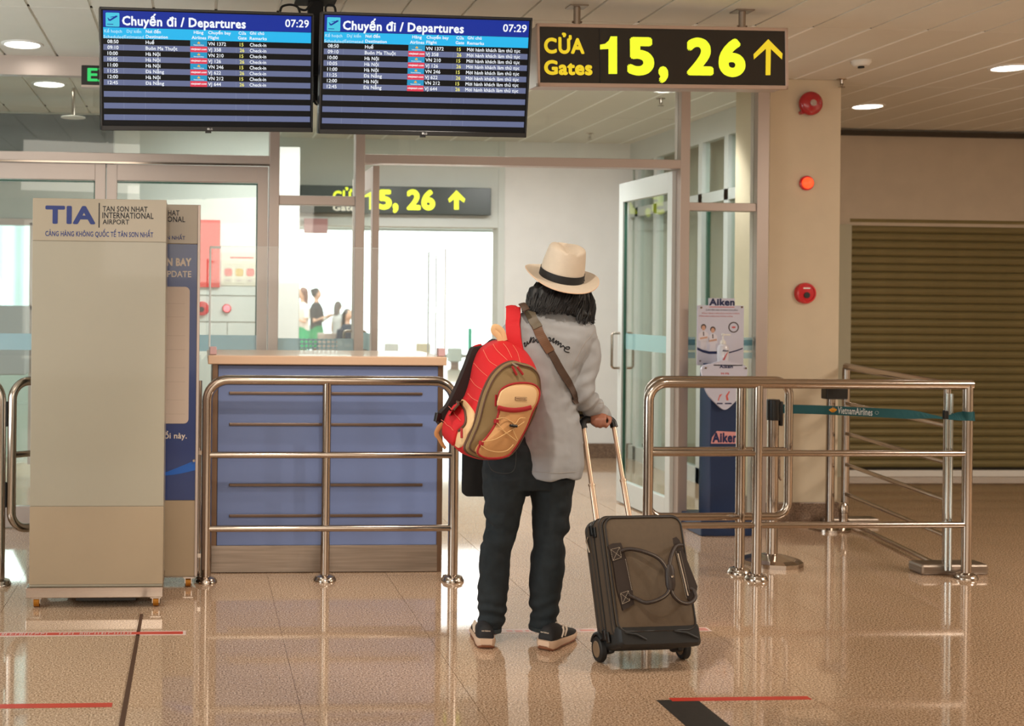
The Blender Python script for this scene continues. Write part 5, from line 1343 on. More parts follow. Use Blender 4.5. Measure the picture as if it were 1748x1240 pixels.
# ---- hair: bob made of a cap and many wavy locks
H = MB()
H.sphere(hc+V((0, -.018, -.012)), (.092, .098, .112), 24, 16)
H.loft([ringpx(490, 905, 1006, YPN-.0, .085, 20, 2), ringpx(508, 901, 1008, YPN-.01, .09, 20, 2), ringpx(522, 905, 1006, YPN-.015, .085, 20, 2), ringpx(528, 912, 1006, YPN-.02, .072, 20, 2), ringpx(540, 975, 1009, YPN-.05, .04, 20, 2)][::-1])
me = remesh(H, 'hair', HAIR, pers, vox=.008, smooth=3, disp=lambda p, n: .004*math.sin(math.atan2(p.x-hc.x, p.y-hc.y)*26+2*nz(p, 9)))
hair = link_mesh('hair', me, pers)
Lk = MB()
for k in range(760):
    th = random.uniform(-1.15*PI/1.0, 1.15*PI/1.0)*.62       # 0 = straight back
    r0 = .099; sx_, cy_ = math.sin(th), math.cos(th)
    base = hc+V((sx_*r0, -cy_*r0*1.05-.01, random.uniform(-.02, .01)))
    # lower end as in the picture: long on the right, short over the collar
    px_end = 957+sx_*54+random.uniform(-4, 4)
    if px_end < 915: py_end = random.uniform(520, 532)
    elif px_end < 985: py_end = random.uniform(520, 535)
    else: py_end = random.uniform(534, 552)
    end = at(px_end, py_end, YPN-.015-cy_*.095)
    mid = (base+end)/2+V((sx_*.016, -cy_*.016, 0))+V((random.uniform(-.006, .006), random.uniform(-.006, .006), 0))
    pts = spline([base, mid, end, end+V((random.uniform(-.006, .008), random.uniform(-.002, .006), -.006))], 4)
    rr_ = random.uniform(.0014, .0030); L = len(pts)
    pts = [p+V((.0022*math.sin(i*.7+k), 0, 0)) for i, p in enumerate(pts)]
    Lk.tube(pts, [rr_*(1-.75*(i/(L-1))**2) for i in range(L)], 5)
for k in range(26):   # thin curled ends over the collar
    x = random.uniform(925, 972); y = random.uniform(512, 520)
    c_ = [on_shirt(x+3.5*math.sin(i*.9+k), y+i*2.0, .006)[0] for i in range(8)]
    Lk.tube(c_, .0009, 4)
Lk.build('hair_lock', HAIR, hair, smooth=True)
# ---- hat
HATM = mat('hat_straw_cream', (198, 182, 162), .7, vary=.03, vscale=30, bump=.5, bscale=420)
HB = at(958, 474, YPN+.01)
HF = Matrix.Translation(HB) @ Matrix.Rotation(.10, 4, 'Y') @ Matrix.Rotation(.34, 4, 'X')   # tipped back and to the right
hat = thing_part('hat', HF)
n = 64; rings = []
def ell(r, k): q_ = 2*PI*k/n; return math.cos(q_)*r, math.sin(q_)*r*1.14
def brim_z(r, k):
    q_ = 2*PI*k/n; t = (r-.088)/.060; sidew = abs(math.cos(q_))**3
    return -.004*t+(.020*sidew+.002)*max(0, t)**1.4-.008*max(0, -math.sin(q_))*t
for r in (.086, .100, .116, .132, .144, .1475): rings.append([V((*ell(r, k), brim_z(r, k)+.002)) for k in range(n)])
for r in (.1475, .144, .132, .116, .100, .085): rings.append([V((*ell(r, k), brim_z(r, k)-.0025)) for k in range(n)])
q = MB(HF); q.loft(rings+[rings[0]], cap=False); q.build('brim', HATM, hat, smooth=True, sharp=1.5)
def crown(off=0, z0=0, z1=.125, top=True):
    out = []
    for i in range(13):
        t = i/12; z = z0+(z1-z0)*t; r = .0885-.0165*(z/.132)**1.6+off; row = []
        for k in range(n):
            x, y = ell(r, k); pin = 1-.17*max(0, (z-.06)/.07)**1.2*max(0, math.sin(2*PI*k/n))**2*(1 if True else 0)
            row.append(V((x*pin, y, z)))
        out.append(row)
    if top:
        last = out[-1]
        for s_ in (.94, .82, .66, .48, .3, .14, .01):
            row = []
            for p in last:
                x, y = p.x*s_, p.y*s_
                z = z1+.018*math.sqrt(max(0, 1-s_*s_))-.022*math.exp(-(x/.027)**2)*min(1, (1-s_)*2.5+.35)
                row.append(V((x, y, z)))
            out.append(row)
    return out
q = MB(HF); q.loft(crown()); q.build('crown', HATM, hat, smooth=True, sharp=1.5)
q = MB(HF); bnd = crown(.0022, .001, .034, False)[:13]; q.loft(bnd, cap=False); q.build('hat_band', mat('hat_band_black', (18, 16, 16), .7), hat, smooth=True)
q = MB(HF); q.tube([V((*ell(.1475, k), brim_z(.1475, k))) for k in range(n)], .0022, 6, closed=True); q.build('brim_edge', mat('hat_edge', (210, 176, 146), .7), hat, smooth=True)

# ================================================================== BLACK BAG IN FRONT + CROSS-BODY STRAP
bagb = thing('shoulder_bag', (at(850, 800, 4.99).x, 4.99, .6), 'black shoulder bag with a brown cross-body strap, carried in front of the person', 'bag')
a = at(794, 768, 5.0); b = at(912, 850, 5.0)
BFm = frame(V((0, 5.0, 0)), (1, 0, 0), y=(0, 0, 1))
q = MB(BFm); q.pillow(rrect(a.x, b.x, b.z, a.z+.06, .022), .018, z0=-.045); q.pillow(rrect(a.x, b.x, b.z, a.z+.06, .022), .03, z0=-.06, F=None); q.prism(rrect(a.x, b.x, b.z, a.z+.06, .022), -.06, -.03)
q.build('bag_body', mat('bag_black', (12, 11, 12), .6), bagb, smooth=True, sharp=.8)
def ribbon(pts, w, th, m, parent, name, n=10, wfun=None):
    """strap lying on the shirt along picture points"""
    c_ = spline([(x, y, 0) for x, y in pts], n); P = []; N = []
    for p in c_:
        d = ray(p.x, p.y); h_ = bvh.ray_cast(CAMPOS, d); hit = h_[0] is not None and h_[0].y < YPN-.04
        P.append(h_[0]+h_[1]*.004 if hit else (p.x, p.y)); N.append(h_[1] if hit else None)
    k0 = next(i for i in range(len(P)) if N[i] is not None)
    for i in range(k0):
        t_ = 1-i/k0; P[i] = at(P[i][0], P[i][1], P[k0].y+(YPN-.005-P[k0].y)*t_**1.3); N[i] = (N[k0]*(1-t_)+V((0, -.25, 1))*t_).normalized()
    for i in range(k0, len(P)):
        if N[i] is None: P[i] = at(P[i][0], P[i][1], P[i-1].y); N[i] = N[i-1]
    for _ in range(3):
        P = [P[0]]+[(P[i-1]+P[i]*2+P[i+1])/4 for i in range(1, len(P)-1)]+[P[-1]]
        N = [N[0]]+[((N[i-1]+N[i]*2+N[i+1])/4).normalized() for i in range(1, len(N)-1)]+[N[-1]]
    vs = []
    for i in range(len(P)):
        t = (P[min(i+1, len(P)-1)]-P[max(i-1, 0)]).normalized(); nn_ = (N[i]-t*N[i].dot(t)).normalized(); s_ = t.cross(nn_)
        hw_ = w/2*(wfun(i/(len(P)-1)) if wfun else 1)
        p = P[i]+nn_*.003
        vs += [p-s_*hw_, p+s_*hw_, p+s_*hw_+nn_*th, p-s_*hw_+nn_*th]
    fs_ = []
    for i in range(len(P)-1):
        for k in range(4): a_, b_ = i*4+k, i*4+(k+1) % 4; fs_.append((a_, b_, b_+4, a_+4))
    fs_ += [(3, 2, 1, 0), tuple((len(P)-1)*4+k for k in range(4))]
    q = MB(); q.add(vs, fs_); return q.build(name, m, parent), P, N
STP = mat('strap_dark_brown', (66, 44, 28), .6, bump=.3, bscale=500); PAD = mat('strap_pad_brown', (98, 62, 34), .5); PAD2 = mat('strap_pad_tip', (96, 84, 66), .55)
ribbon([(896, 527), (912, 552), (930, 585), (945, 612), (957, 634), (969, 654), (978, 674), (983, 690)], .030, .0025, STP, bagb, 'strap', wfun=lambda t: .85+.35*t)
ribbon([(901, 532), (912, 552), (925, 578), (938, 602)], .037, .007, PAD, bagb, 'strap_pad')
ribbon([(903, 533), (912, 552), (918, 562)], .038, .0095, PAD2, bagb, 'strap_pad_cap')
# piece over the shoulder and down the front to the bag
q = MB(); q.tube(spline([on_shirt(899, 530, .006)[0], on_shirt(896, 527, .006)[0]+V((0, .05, .02)), at(897, 535, YPN+.10), at(890, 600, YPN+.15), at(880, 700, YPN+.17), at(860, 770, 4.99)], 6), .014, 8, flat=.2, refn=(0, 1, 0)); q.build('front_strap', STP, bagb, smooth=True)
q = MB(); q.tube(spline([at(981, 686, YPN-.04), at(985, 700, YPN+.04), at(975, 730, YPN+.15), at(905, 772, 5.0)], 6), .014, 8, flat=.3, refn=(0, 1, 0)); q.build('side_strap', STP, bagb, smooth=True)
# small patterned pouch glimpsed between arm and back
po_ = thing('pouch', (at(985, 700, YPN+.10).x, YPN+.12, .9), 'small olive and black patterned pouch glimpsed between shirt and forearm', 'pouch')
PF_ = frame(at(988, 704, YPN+.10), (1, 0, 0), y=(-.35, 0, 1))
q = MB(PF_); q.pillow(rrect(-.028, .028, -.05, .04, .012), .02, z0=-.012); q.build('pouch_body', mat('pouch_olive', (120, 104, 66), .6), po_, smooth=True)
q = MB(PF_)
for k in range(4): q.box(-.026+.003*k, .024, -.04+.022*k, -.03+.022*k, .006, .0095+.001)
q.build('pouch_pattern', M['blackmatte'], po_)
# ================================================================== TROLLEY CASE
BR = mat('case_olive_brown', (92, 76, 58), .75, bump=.35, bscale=700, vary=.05, vscale=60)
BRD = mat('case_side_brown', (74, 60, 46), .75, bump=.35, bscale=700)
LE = mat('case_leather_dark', (42, 29, 22), .5, bump=.15, bscale=250); PIP = mat('case_piping', (34, 26, 20), .5); THR = mat('leather_stitch', (176, 160, 140), .8)
CB = mat('case_base_black', (20, 19, 18), .55); CHM = mat('pole_champagne', (222, 190, 164), .3, .75)
tc = thing('suitcase', F=SFM, label='olive brown trolley suitcase with leather handles, leaning on its two wheels', cat='suitcase')
D1 = .155
cTL, cTR, cBR, cBL = sp(1018, 888, D1), sp(1160, 874, D1), sp(1194, 1084, D1), sp(1056, 1094, D1)
x0 = (cTL.x+cBL.x)/2; x1 = (cTR.x+cBR.x)/2; y1 = (cTL.y+cTR.y)/2; y0 = (cBL.y+cBR.y)/2
print('case', cTL, cTR, cBR, cBL, 'grip', gpl, gpr, 'axle', (wr_g-wl_).length)
def rloft(mb, x0, x1, y0, y1, zs, r=.035, ins=None):
    rings = []
    for z, k in zs: rings.append([V((a, b, z)) for a, b in rrect(x0+k, x1-k, y0+k, y1-k, max(.006, r-k*.5), 6)])
    mb.loft(rings)
q = MB(SFM); rloft(q, x0, x1, y0, y1, [(-.015, .012), (-.008, .002), (0, 0), (D1-.012, 0), (D1-.003, .004), (D1, .012)]); q.build('case_shell', BRD, tc, smooth=True, sharp=.9)
# front pocket
pTL, pTR, pBR, pBL = sp(1030, 888, .19), sp(1157, 878, .19), sp(1196, 1074, .19), sp(1062, 1080, .19)
px0 = (pTL.x+pBL.x)/2; px1 = (pTR.x+pBR.x)/2; py1 = min(y1-.004, (pTL.y+pTR.y)/2); py0 = (pBL.y+pBR.y)/2
pocket = rrect(px0, px1, py0, py1, .035, 7)
q = MB(SFM); q.pillow(pocket, .045, z0=D1-.004, wall=.62, rings=9); q.build('front_pocket', BR, tc, smooth=True, sharp=1.0)
for nm, o_, z, r in (('piping', .0, D1+.026, .0035), ('piping', -.004, D1+.004, .004)):
    q = MB(SFM); q.tube([V((a, b, z)) for a, b in rrect(px0+o_, px1-o_, py0+o_, py1-o_, .036, 7)], r, 7, closed=True); q.build(nm, PIP, tc, smooth=True)
for z in (.02, .055, D1-.014):
    q = MB(SFM); q.tube([V((a, b, z)) for a, b in rrect(x0-.001, x1+.001, y0-.001, y1+.001, .036, 6)], .0032, 6, closed=True); q.build('piping', PIP, tc, smooth=True)
q = MB(SFM); q.tube([V((a, b, .085)) for a, b in rrect(x0-.0005, x1+.0005, y0-.0005, y1+.0005, .036, 6)], .0045, 6, closed=True, flat=.5); q.build('zip', M['black'], tc, smooth=True)
# base with wheels
q = MB(SFM); rloft(q, x0+.004, x1-.002, y0-.035, y0+.05, [(-.02, .01), (-.012, 0), (D1+.012, 0), (D1+.028, .012)], .02); q.build('base_shell', CB, tc, smooth=True, sharp=.7)
q = MB(SFM)
for a, b in ((x0+.03, x0+.11), (x1-.11, x1-.02)): q.tube([V((a, y0+.02, D1+.026)), V(((a+b)/2, y0+.012, D1+.034)), V((b, y0-.008, D1+.026))], .005, 8)
q.build('base_rib', CB, tc, smooth=True)
for xw in (wl_, wr_g):
    lx = (SFM.inverted() @ V((xw.x, xw.y, .048))).x
    w = thing('wheel_unit'); COL.objects.unlink(w); bpy.data.objects.remove(w)
    q = MB(SFM); q.lathe([(.020, -.013), (.044, -.013), (.048, -.008), (.048, .008), (.044, .013), (.020, .013)], 28, Matrix.Translation((lx, 0, 0)) @ Matrix.Rotation(PI/2, 4, 'Y')); wo = q.build('wheel', M['rubber'], tc, smooth=True, sharp=.6)
    q = MB(SFM); q.lathe([(.001, -.0145), (.030, -.0145), (.032, -.0125), (.032, .0125), (.030, .0145), (.001, .0145)], 24, Matrix.Translation((lx, 0, 0)) @ Matrix.Rotation(PI/2, 4, 'Y')); q.build('hub_disc', mat('wheel_disc_tan', (128, 104, 80), .5), wo, smooth=True, sharp=.6)
    q = MB(SFM); s_ = 1 if lx < 0 else -1
    q.box(lx+s_*.014, lx+s_*.045, -.02, y0+.08, -.035, .05, bv=.012); q.tube([V((lx, .058*math.sin(a), .058*math.cos(a))) for a in [PI*(.18+.64*k/10) for k in range(11)]], .013, 8, flat=.6)
    q.build('wheel_housing', CB, tc, smooth=True, sharp=.7)
# poles and grip
for (bx, by), (tx_, ty_) in (((1018, 886), (996, 729)), ((1073, 876), (1047, 724))):
    a = sp(bx, by, .012); b = sp(tx_, ty_, .012); a2 = a+(a-b).normalized()*.12; m_ = a+(b-a)*.36
    q = MB(SFM); q.cyl(a2, m_, .0115, 14); q.build('pole', CHM, tc, smooth=True)
    q = MB(SFM); q.cyl(m_, b, .0092, 14); q.cyl(m_-(b-a).normalized()*.004, m_+(b-a).normalized()*.004, .0135, 14); q.build('pole', CHM, tc, smooth=True)
la, lb = sp(996, 730, .012), sp(1048, 728, .012); ta, tb = sp(991, 717, .012), sp(1045, 716, .012)
q = MB(SFM); q.tube(roundpath([la+(la-ta)*.15, ta, tb, lb+(lb-tb)*.15], .022, 6), .0155, 14); q.build('grip', M['black'], tc, smooth=True)
# leather strips and handles on the front
def c7(x, y): return (960+x*260/686, 680+y*470/1240)
def s7(x, y, off): return sp(*c7(x, y), off)
def stitch(pts, off, r=.0009, dash=.006):
    q = MB(SFM)
    for A, B_ in zip(pts, pts[1:]):
        A = s7(*A, off); B_ = s7(*B_, off); L = (B_-A).length; k = max(1, int(L/dash))
        for i in range(k): q.cyl(A+(B_-A)*(i/k), A+(B_-A)*((i+.62)/k), r, 4)
    return q.build('stitching', THR, tc)
def leather(pts, off, th, name='leather_patch', m=LE):
    q = MB(SFM); c_ = [s7(x, y, off) for x, y in pts]; q.prism([(p.x, p.y) for p in c_], off-.012, off+th); return q.build(name, m, tc)
ZF = D1+.040
leather([(205, 668), (225, 655), (262, 652), (285, 720), (315, 870), (322, 930), (272, 958), (245, 860), (228, 740)], ZF-.004, .004)
leather([(218, 682), (258, 672), (266, 718), (228, 732)], ZF, .004); leather([(262, 880), (298, 868), (304, 912), (270, 928)], ZF, .004)
for P_ in ([(218, 682), (258, 672), (266, 718), (228, 732), (218, 682), (266, 718)], [(258, 672), (228, 732)], [(262, 880), (298, 868), (304, 912), (270, 928), (262, 880), (304, 912)], [(298, 868), (270, 928)], [(284, 725), (314, 868)]): stitch(P_, ZF+.005)
def carry(pts, offs, r=.0075):
    c_ = [s7(x, y, ZF+o_) for (x, y), o_ in zip(pts, offs)]; q = MB(SFM); s_ = spline(c_, 6); q.tube(s_, r, 12); o = q.build('carry_handle', LE, tc, smooth=True)
    q = MB(SFM); q.tube([p+V((0, 0, r*.9)) for p in s_[3:-3]], .0009, 5); q.build('handle_stitching', THR, o, smooth=True); return o
carry([(262, 690), (300, 680), (360, 690), (430, 720), (468, 768), (482, 820), (478, 872), (440, 905), (380, 922), (335, 905), (298, 888)], [.004, .012, .03, .045, .05, .05, .05, .045, .03, .012, .004])
carry([(538, 662), (510, 668), (490, 710), (482, 760), (484, 820), (495, 880), (530, 918), (570, 925), (598, 900), (592, 868), (575, 858)], [.004, .02, .04, .05, .05, .05, .045, .035, .02, .01, .004])
leather([(486, 636), (510, 626), (524, 640), (606, 850), (600, 880), (572, 915), (560, 905)], ZF-.012, .006, 'side_strip')
stitch([(512, 690), (560, 905)], ZF-.003); stitch([(530, 690), (574, 880)], ZF-.003)
q = MB(SFM); q.tube([s7(520, 700, ZF-.004), s7(566, 890, ZF-.004)], .003, 6); q.build('side_zip', STE, tc)
w0, w1 = s7(482, 752, ZF+.05), s7(488, 866, ZF+.05)
q = MB(SFM); q.tube([w0, w0+(w1-w0)*.2, w0+(w1-w0)*.8, w1], [.013, .019, .019, .013], 14, flat=.8); o = q.build('handle_wrap', LE, tc, smooth=True)
c_ = s7(495, 804, ZF+.066); q = MB(SFM); q.lathe([(.0052, 0), (.0048, .002), (.001, .0032)], 14, Matrix.Translation(c_)); q.build('snap_button', STE, o, smooth=True)
# compression buckles on the left side
for py in (600, 1065):
    a = s7(130, py, 0)
    for dz, dy in ((.055, .0), (.085, -.012)):
        q = MB(SFM); q.box(x0-.008, x0+.001, a.y-.028+dy, a.y+.012+dy, dz, dz+.026, bv=.003); q.build('side_buckle', M['black'], tc)
q = MB(SFM); q.tube([V((x0-.004, y1-.06, .03)), V((x0-.012, y1-.075, .03)), V((x0-.006, y1-.12, .032))], .004, 8); q.build('zip_pull', STE, tc, smooth=True)

# ================================================================== RED BACKPACK
YB = 4.53; a18 = math.radians(18); rl = math.radians(12)
nb_ = V((math.sin(a18), -math.cos(a18), 0)); xb_ = V((math.cos(a18), math.sin(a18), 0))
yb_ = V((0, 0, 1))*math.cos(rl)+xb_*math.sin(rl); xr_ = xb_*math.cos(rl)-V((0, 0, 1))*math.sin(rl)
BP = frame(at(858, 700, YB), xr_, y=yb_)
def b7(x, y): return (740+x/5.168, 560+y/5.168)
def bp7(x, y, off): a = pp(*b7(x, y), BP, off); return V((a[0], a[1], off))
REDB = mat('backpack_red', (200, 20, 27), .75, bump=.3, bscale=700); OLI = mat('backpack_olive', (136, 112, 74), .8, bump=.3, bscale=700); CRB = mat('backpack_cream', (222, 184, 136), .8, bump=.2, bscale=700)
TAN = mat('backpack_tan', (196, 144, 92), .8, bump=.25, bscale=700); TRM = mat('backpack_trim_red', (160, 22, 28), .7); ZIP = mat('backpack_zip_brown', (88, 58, 42), .6); PADM = mat('backpack_pad_black', (42, 30, 28), .85)
bk_ = thing('backpack', F=BP, label='red backpack with olive and tan pockets hanging from the left shoulder', cat='backpack')
DB = .175
backp = [(560, 100), (690, 118), (790, 175), (860, 300), (890, 420), (890, 560), (850, 760), (735, 990), (640, 1110), (450, 1130), (300, 1095), (190, 1045), (98, 935), (108, 820), (250, 640), (312, 480), (352, 300), (420, 170)]
frontp = [(684, 296), (760, 312), (840, 335), (900, 395), (918, 480), (915, 570), (868, 760), (748, 1000), (645, 1132), (450, 1152), (335, 1122), (264, 1065), (300, 960), (350, 830), (398, 640), (440, 520), (500, 410), (585, 330)]
def loopfrom(pts, off, n=4): return spline([bp7(x, y, off) for x, y in pts], n, closed=True)
def lerp(A, B_, t): return [a+(b-a)*t for a, b in zip(A, B_)]
LB, LFt = loopfrom(backp, -DB), loopfrom(frontp, 0)
cb_ = sum(LB, V())/len(LB); cf_ = sum(LFt, V())/len(LFt)
rings = [[cb_+(p-cb_)*.9+V((0, 0, -.012)) for p in LB], LB]
for t in (.25, .5, .75):
    m_ = lerp(LB, LFt, t); c_ = cb_+(cf_-cb_)*t; rings.append([c_+(p-c_)*(1+.05*math.sin(PI*t)) for p in m_])
rings += [LFt, [cf_+(p-cf_)*.93+V((0, 0, .012)) for p in LFt]]
q = MB(BP); q.loft(rings); body_v = [p.copy() for p in q.v]; body_f = list(q.f); q.build('main_compartment', REDB, bk_, smooth=True, sharp=1.4)
bagbvh = BVHTree.FromPolygons(body_v, body_f)
def on_bag(x, y, off=.001):
    d = ray(*b7(x, y)); h = bagbvh.ray_cast(CAMPOS, d)
    if h[0] is None: return BP @ bp7(x, y, -.05)
    n_ = h[1] if h[1].dot(d) < 0 else -h[1]
    return h[0]+n_*off
CST = mat('backpack_stitch', (226, 120, 96), .8)
q = MB()
for st in ([(440, 195), (490, 290), (565, 342)], [(525, 145), (560, 200), (650, 285)], [(615, 140), (650, 185), (690, 265)], [(700, 155), (740, 220), (765, 318)], [(358, 312), (420, 380), (478, 428)], [(325, 445), (370, 505), (432, 545)], [(305, 580), (345, 622), (400, 652)]):
    q.tube([on_bag(p.x, p.y, .0012) for p in spline([(x, y, 0) for x, y in st], 6)], .0012, 5)
q.build('cream_piping', CST, bk_, smooth=True)
# olive front compartment
oliv = [(684, 300), (760, 318), (838, 340), (895, 400), (912, 480), (908, 570), (862, 756), (742, 996), (640, 1126), (450, 1146), (338, 1116), (270, 1062), (306, 960), (358, 830), (406, 640), (448, 524), (506, 416), (588, 336)]
q = MB(BP); q.pillow([(p.x, p.y) for p in loopfrom(oliv, .0)], .045, z0=0, wall=.5, rings=8); q.build('front_compartment', OLI, bk_, smooth=True, sharp=1.2)
for z, r, m in ((.004, .0065, ZIP), (.018, .0035, OLI), (.030, .003, ZIP)):
    L_ = loopfrom(oliv, 0); c_ = sum(L_, V())/len(L_); k = 1 if z < .02 else .965
    q = MB(BP); q.tube([c_+(p-c_)*k+V((0, 0, z)) for p in L_], r, 7, closed=True); q.build('zip_line', m, bk_, smooth=True)
# small pocket: cream above, tan below
ZP = .034
pk_ = [(562, 590), (606, 525), (710, 488), (850, 492), (915, 545), (908, 640), (856, 740), (806, 870), (738, 996), (692, 1066), (622, 1132), (460, 1146), (376, 1104), (392, 1036), (452, 966), (530, 846), (566, 704)]
def pkz(off): return [(p.x, p.y) for p in loopfrom(pk_, off)]
q = MB(BP); q.pillow(pkz(ZP), .045, z0=ZP-.01, wall=.5, rings=8); q.build('small_pocket', TAN, bk_, smooth=True, sharp=1.2)
L_ = loopfrom(pk_, ZP); q = MB(BP); q.tube([p+V((0, 0, .012)) for p in L_], .0042, 8, closed=True); q.build('pocket_piping', TRM, bk_, smooth=True)
cr = [(582, 600), (618, 545), (712, 510), (846, 512), (900, 556), (896, 636), (858, 694), (720, 716), (572, 698)]
q = MB(BP); c_ = [bp7(x, y, ZP+.03) for x, y in cr]; q.pillow([(p.x, p.y) for p in spline(c_, 4, closed=True)], .016, z0=ZP+.026, wall=.6); q.build('pocket_flap', CRB, bk_, smooth=True, sharp=1.2)
q = MB(BP); q.tube(spline([bp7(x, y, ZP+.037) for x, y in ((568, 704), (640, 720), (720, 726), (800, 716), (862, 700))], 5), .0095, 8, flat=.35, refn=(0, 0, 1)); q.build('flap_trim', TRM, bk_, smooth=True)
LBm = mat('label_brown', (84, 50, 38), .6)
a, b = bp7(720, 638, ZP+.043), bp7(822, 606, ZP+.043)
LFm = BP @ frame(a, (bp7(820, 638, ZP+.034)-bp7(720, 634, ZP+.034)), y=(0, 1, 0)); wL = (bp7(820, 640, ZP+.034)-bp7(720, 634, ZP+.034)).length
q = MB(LFm); q.box(0, wL, 0, .0125, -.006, .0015); lo = q.build('label_patch', LBm, bk_)
q = MB(LFm); q.use(CRB); q.box(.0015, wL-.0015, .0015, .011, .0015, .0018); q.use(LBm)
xx = .003
while xx < wL-.004: w_ = random.uniform(.0012, .0024); q.box(xx, xx+w_, .004, .0085, .0018, .0021); xx += w_+.0008
q.build('label_print', None, lo)
# elastic cord, toggle, zip pulls
CRD = mat('elastic_cord_cream', (214, 172, 116), .7)
for st in ([(556, 805), (620, 795), (690, 830), (720, 852), (760, 800), (808, 795)], [(560, 840), (620, 910), (690, 965), (735, 1000)], [(430, 1005), (540, 985), (650, 925), (740, 870), (800, 830)], [(420, 1040), (480, 1078), (570, 1096), (650, 1082), (705, 1030)], [(700, 900), (722, 950), (742, 990)]):
    q = MB(BP); q.tube(spline([bp7(x, y, ZP+.037) for x, y in st], 6), .0018, 6); q.build('elastic_cord', CRD, bk_, smooth=True)
q = MB(BP); q.tube([bp7(676, 862, ZP+.041), bp7(736, 868, ZP+.041)], .0055, 10); q.build('cord_toggle', M['black'], bk_, smooth=True)
for a, b, z in (((695, 340), (735, 415), .045), ((740, 345), (790, 412), .045), ((552, 590), (548, 690), .04)):
    q = MB(BP); q.tube([bp7(*a, z), bp7(*b, z)], .005, 8, flat=.6); q.build('zip_pull', TRM, bk_, smooth=True)
q = MB(BP); q.tube([bp7(690, 310, .03), bp7(745, 345, .04)], .0045, 8); q.build('zip_slider', STE, bk_, smooth=True)
q = MB(BP)
for x, y in ((556, 826), (424, 1018)): c_ = bp7(x, y, ZP+.022); q.box(c_.x-.007, c_.x+.007, c_.y-.008, c_.y+.008, c_.z-.01, c_.z+.006, bv=.002)
q.build('cord_anchor', TRM, bk_)
# side pocket
P1, P2, P3 = BP @ bp7(240, 650, -DB), BP @ bp7(398, 650, 0), BP @ bp7(285, 985, 0)
SPF = frame(P2, P2-P1, y=P2-P3)
def sp7(x, y, off=.012): a = pp(*b7(x, y), SPF, off); return V((a[0], a[1], 0))
def patch(pts, t_, nm, m, base=.001, rings=6):
    """bulging panel sewn onto the bag: every point lies on the bag's skin, raised"""
    c_ = [(p.x, p.y) for p in spline([(x, y, 0) for x, y in pts], 4, closed=True)]; n = len(c_)
    cx = sum(p[0] for p in c_)/n; cy = sum(p[1] for p in c_)/n; vs = []; fs = []
    lv = [(1.0, -.006), (1.0, t_*.5)]+[(1-i/rings, t_*(.5+.5*(1-(1-i/rings)**2.4))) for i in range(1, rings)]
    for s_, h_ in lv: vs += [on_bag(cx+(x-cx)*s_, cy+(y-cy)*s_, base+h_) for x, y in c_]
    for k in range(len(lv)-1): fs += [(k*n+i, k*n+(i+1) % n, (k+1)*n+(i+1) % n, (k+1)*n+i) for i in range(n)]
    vs.append(on_bag(cx, cy, base+t_)); e_ = len(vs)-1; fs += [((len(lv)-1)*n+i, (len(lv)-1)*n+(i+1) % n, e_) for i in range(n)]
    q = MB(); q.add(vs, fs); return q.build(nm, m, bk_, smooth=True, sharp=1.6)
patch([(262, 636), (325, 690), (366, 762), (350, 865), (300, 955), (250, 1050), (205, 1036), (112, 935), (122, 815), (185, 705)], .012, 'side_pocket_rim', CRB)
patch([(232, 674), (290, 730), (306, 800), (294, 868), (240, 920), (208, 1020), (186, 1020), (112, 932), (126, 822), (180, 724)], .022, 'side_pocket', REDB, base=.006)
q = MB(); q.tube([on_bag(p.x, p.y, .015) for p in spline([(x, y, 0) for x, y in ((178, 724), (234, 670), (292, 726), (310, 800), (298, 866), (246, 920))], 5)], .0045, 7); q.build('side_zip', ZIP, bk_, smooth=True)
for st in ([(180, 735), (230, 785), (288, 838)], [(122, 838), (165, 868), (228, 920)]):
    q = MB(); q.tube([on_bag(p.x, p.y, .0295) for p in spline([(x, y, 0) for x, y in st], 5)], .0011, 5); q.build('side_piping', CST, bk_, smooth=True)
q = MB(); q.tube([on_bag(288, 905, .024), on_bag(286, 985, .02)], .005, 8, flat=.6); q.build('zip_pull', TRM, bk_, smooth=True)
# padded back panel (dark band on the left) with red edge
pad = [(345, 182), (405, 165), (470, 150), (560, 110), (600, 400), (500, 800), (300, 900), (66, 860), (58, 760), (130, 672), (225, 480), (290, 320)]
q = MB(BP); q.prism([(p.x, p.y) for p in spline([bp7(x, y, -DB-.012) for x, y in pad], 4, closed=True)], -DB-.035, -DB-.008); q.build('back_pad', PADM, bk_)
q = MB(BP); q.tube(spline([bp7(x, y, -DB-.034) for x, y in ((420, 150), (338, 184), (284, 318), (218, 480), (122, 676), (56, 770), (70, 860))], 5), .0055, 8); q.build('pad_piping', REDB, bk_, smooth=True)
q = MB(BP); c_ = bp7(42, 790, -DB); q.box(c_.x-.008, c_.x+.014, c_.y-.018, c_.y+.018, c_.z-.02, c_.z, bv=.003); q.build('buckle', M['black'], bk_)
q = MB(BP); q.tube(spline([bp7(x, y, -DB+.01) for x, y in ((85, 850), (50, 880), (25, 930), (45, 970), (80, 1030), (105, 1065))], 5), [.011]*7+[.010]*7+[.008]*7+[.0065]*5, 8, flat=.25, refn=(0, 0, 1)); q.build('strap_end', TAN, bk_, smooth=True)
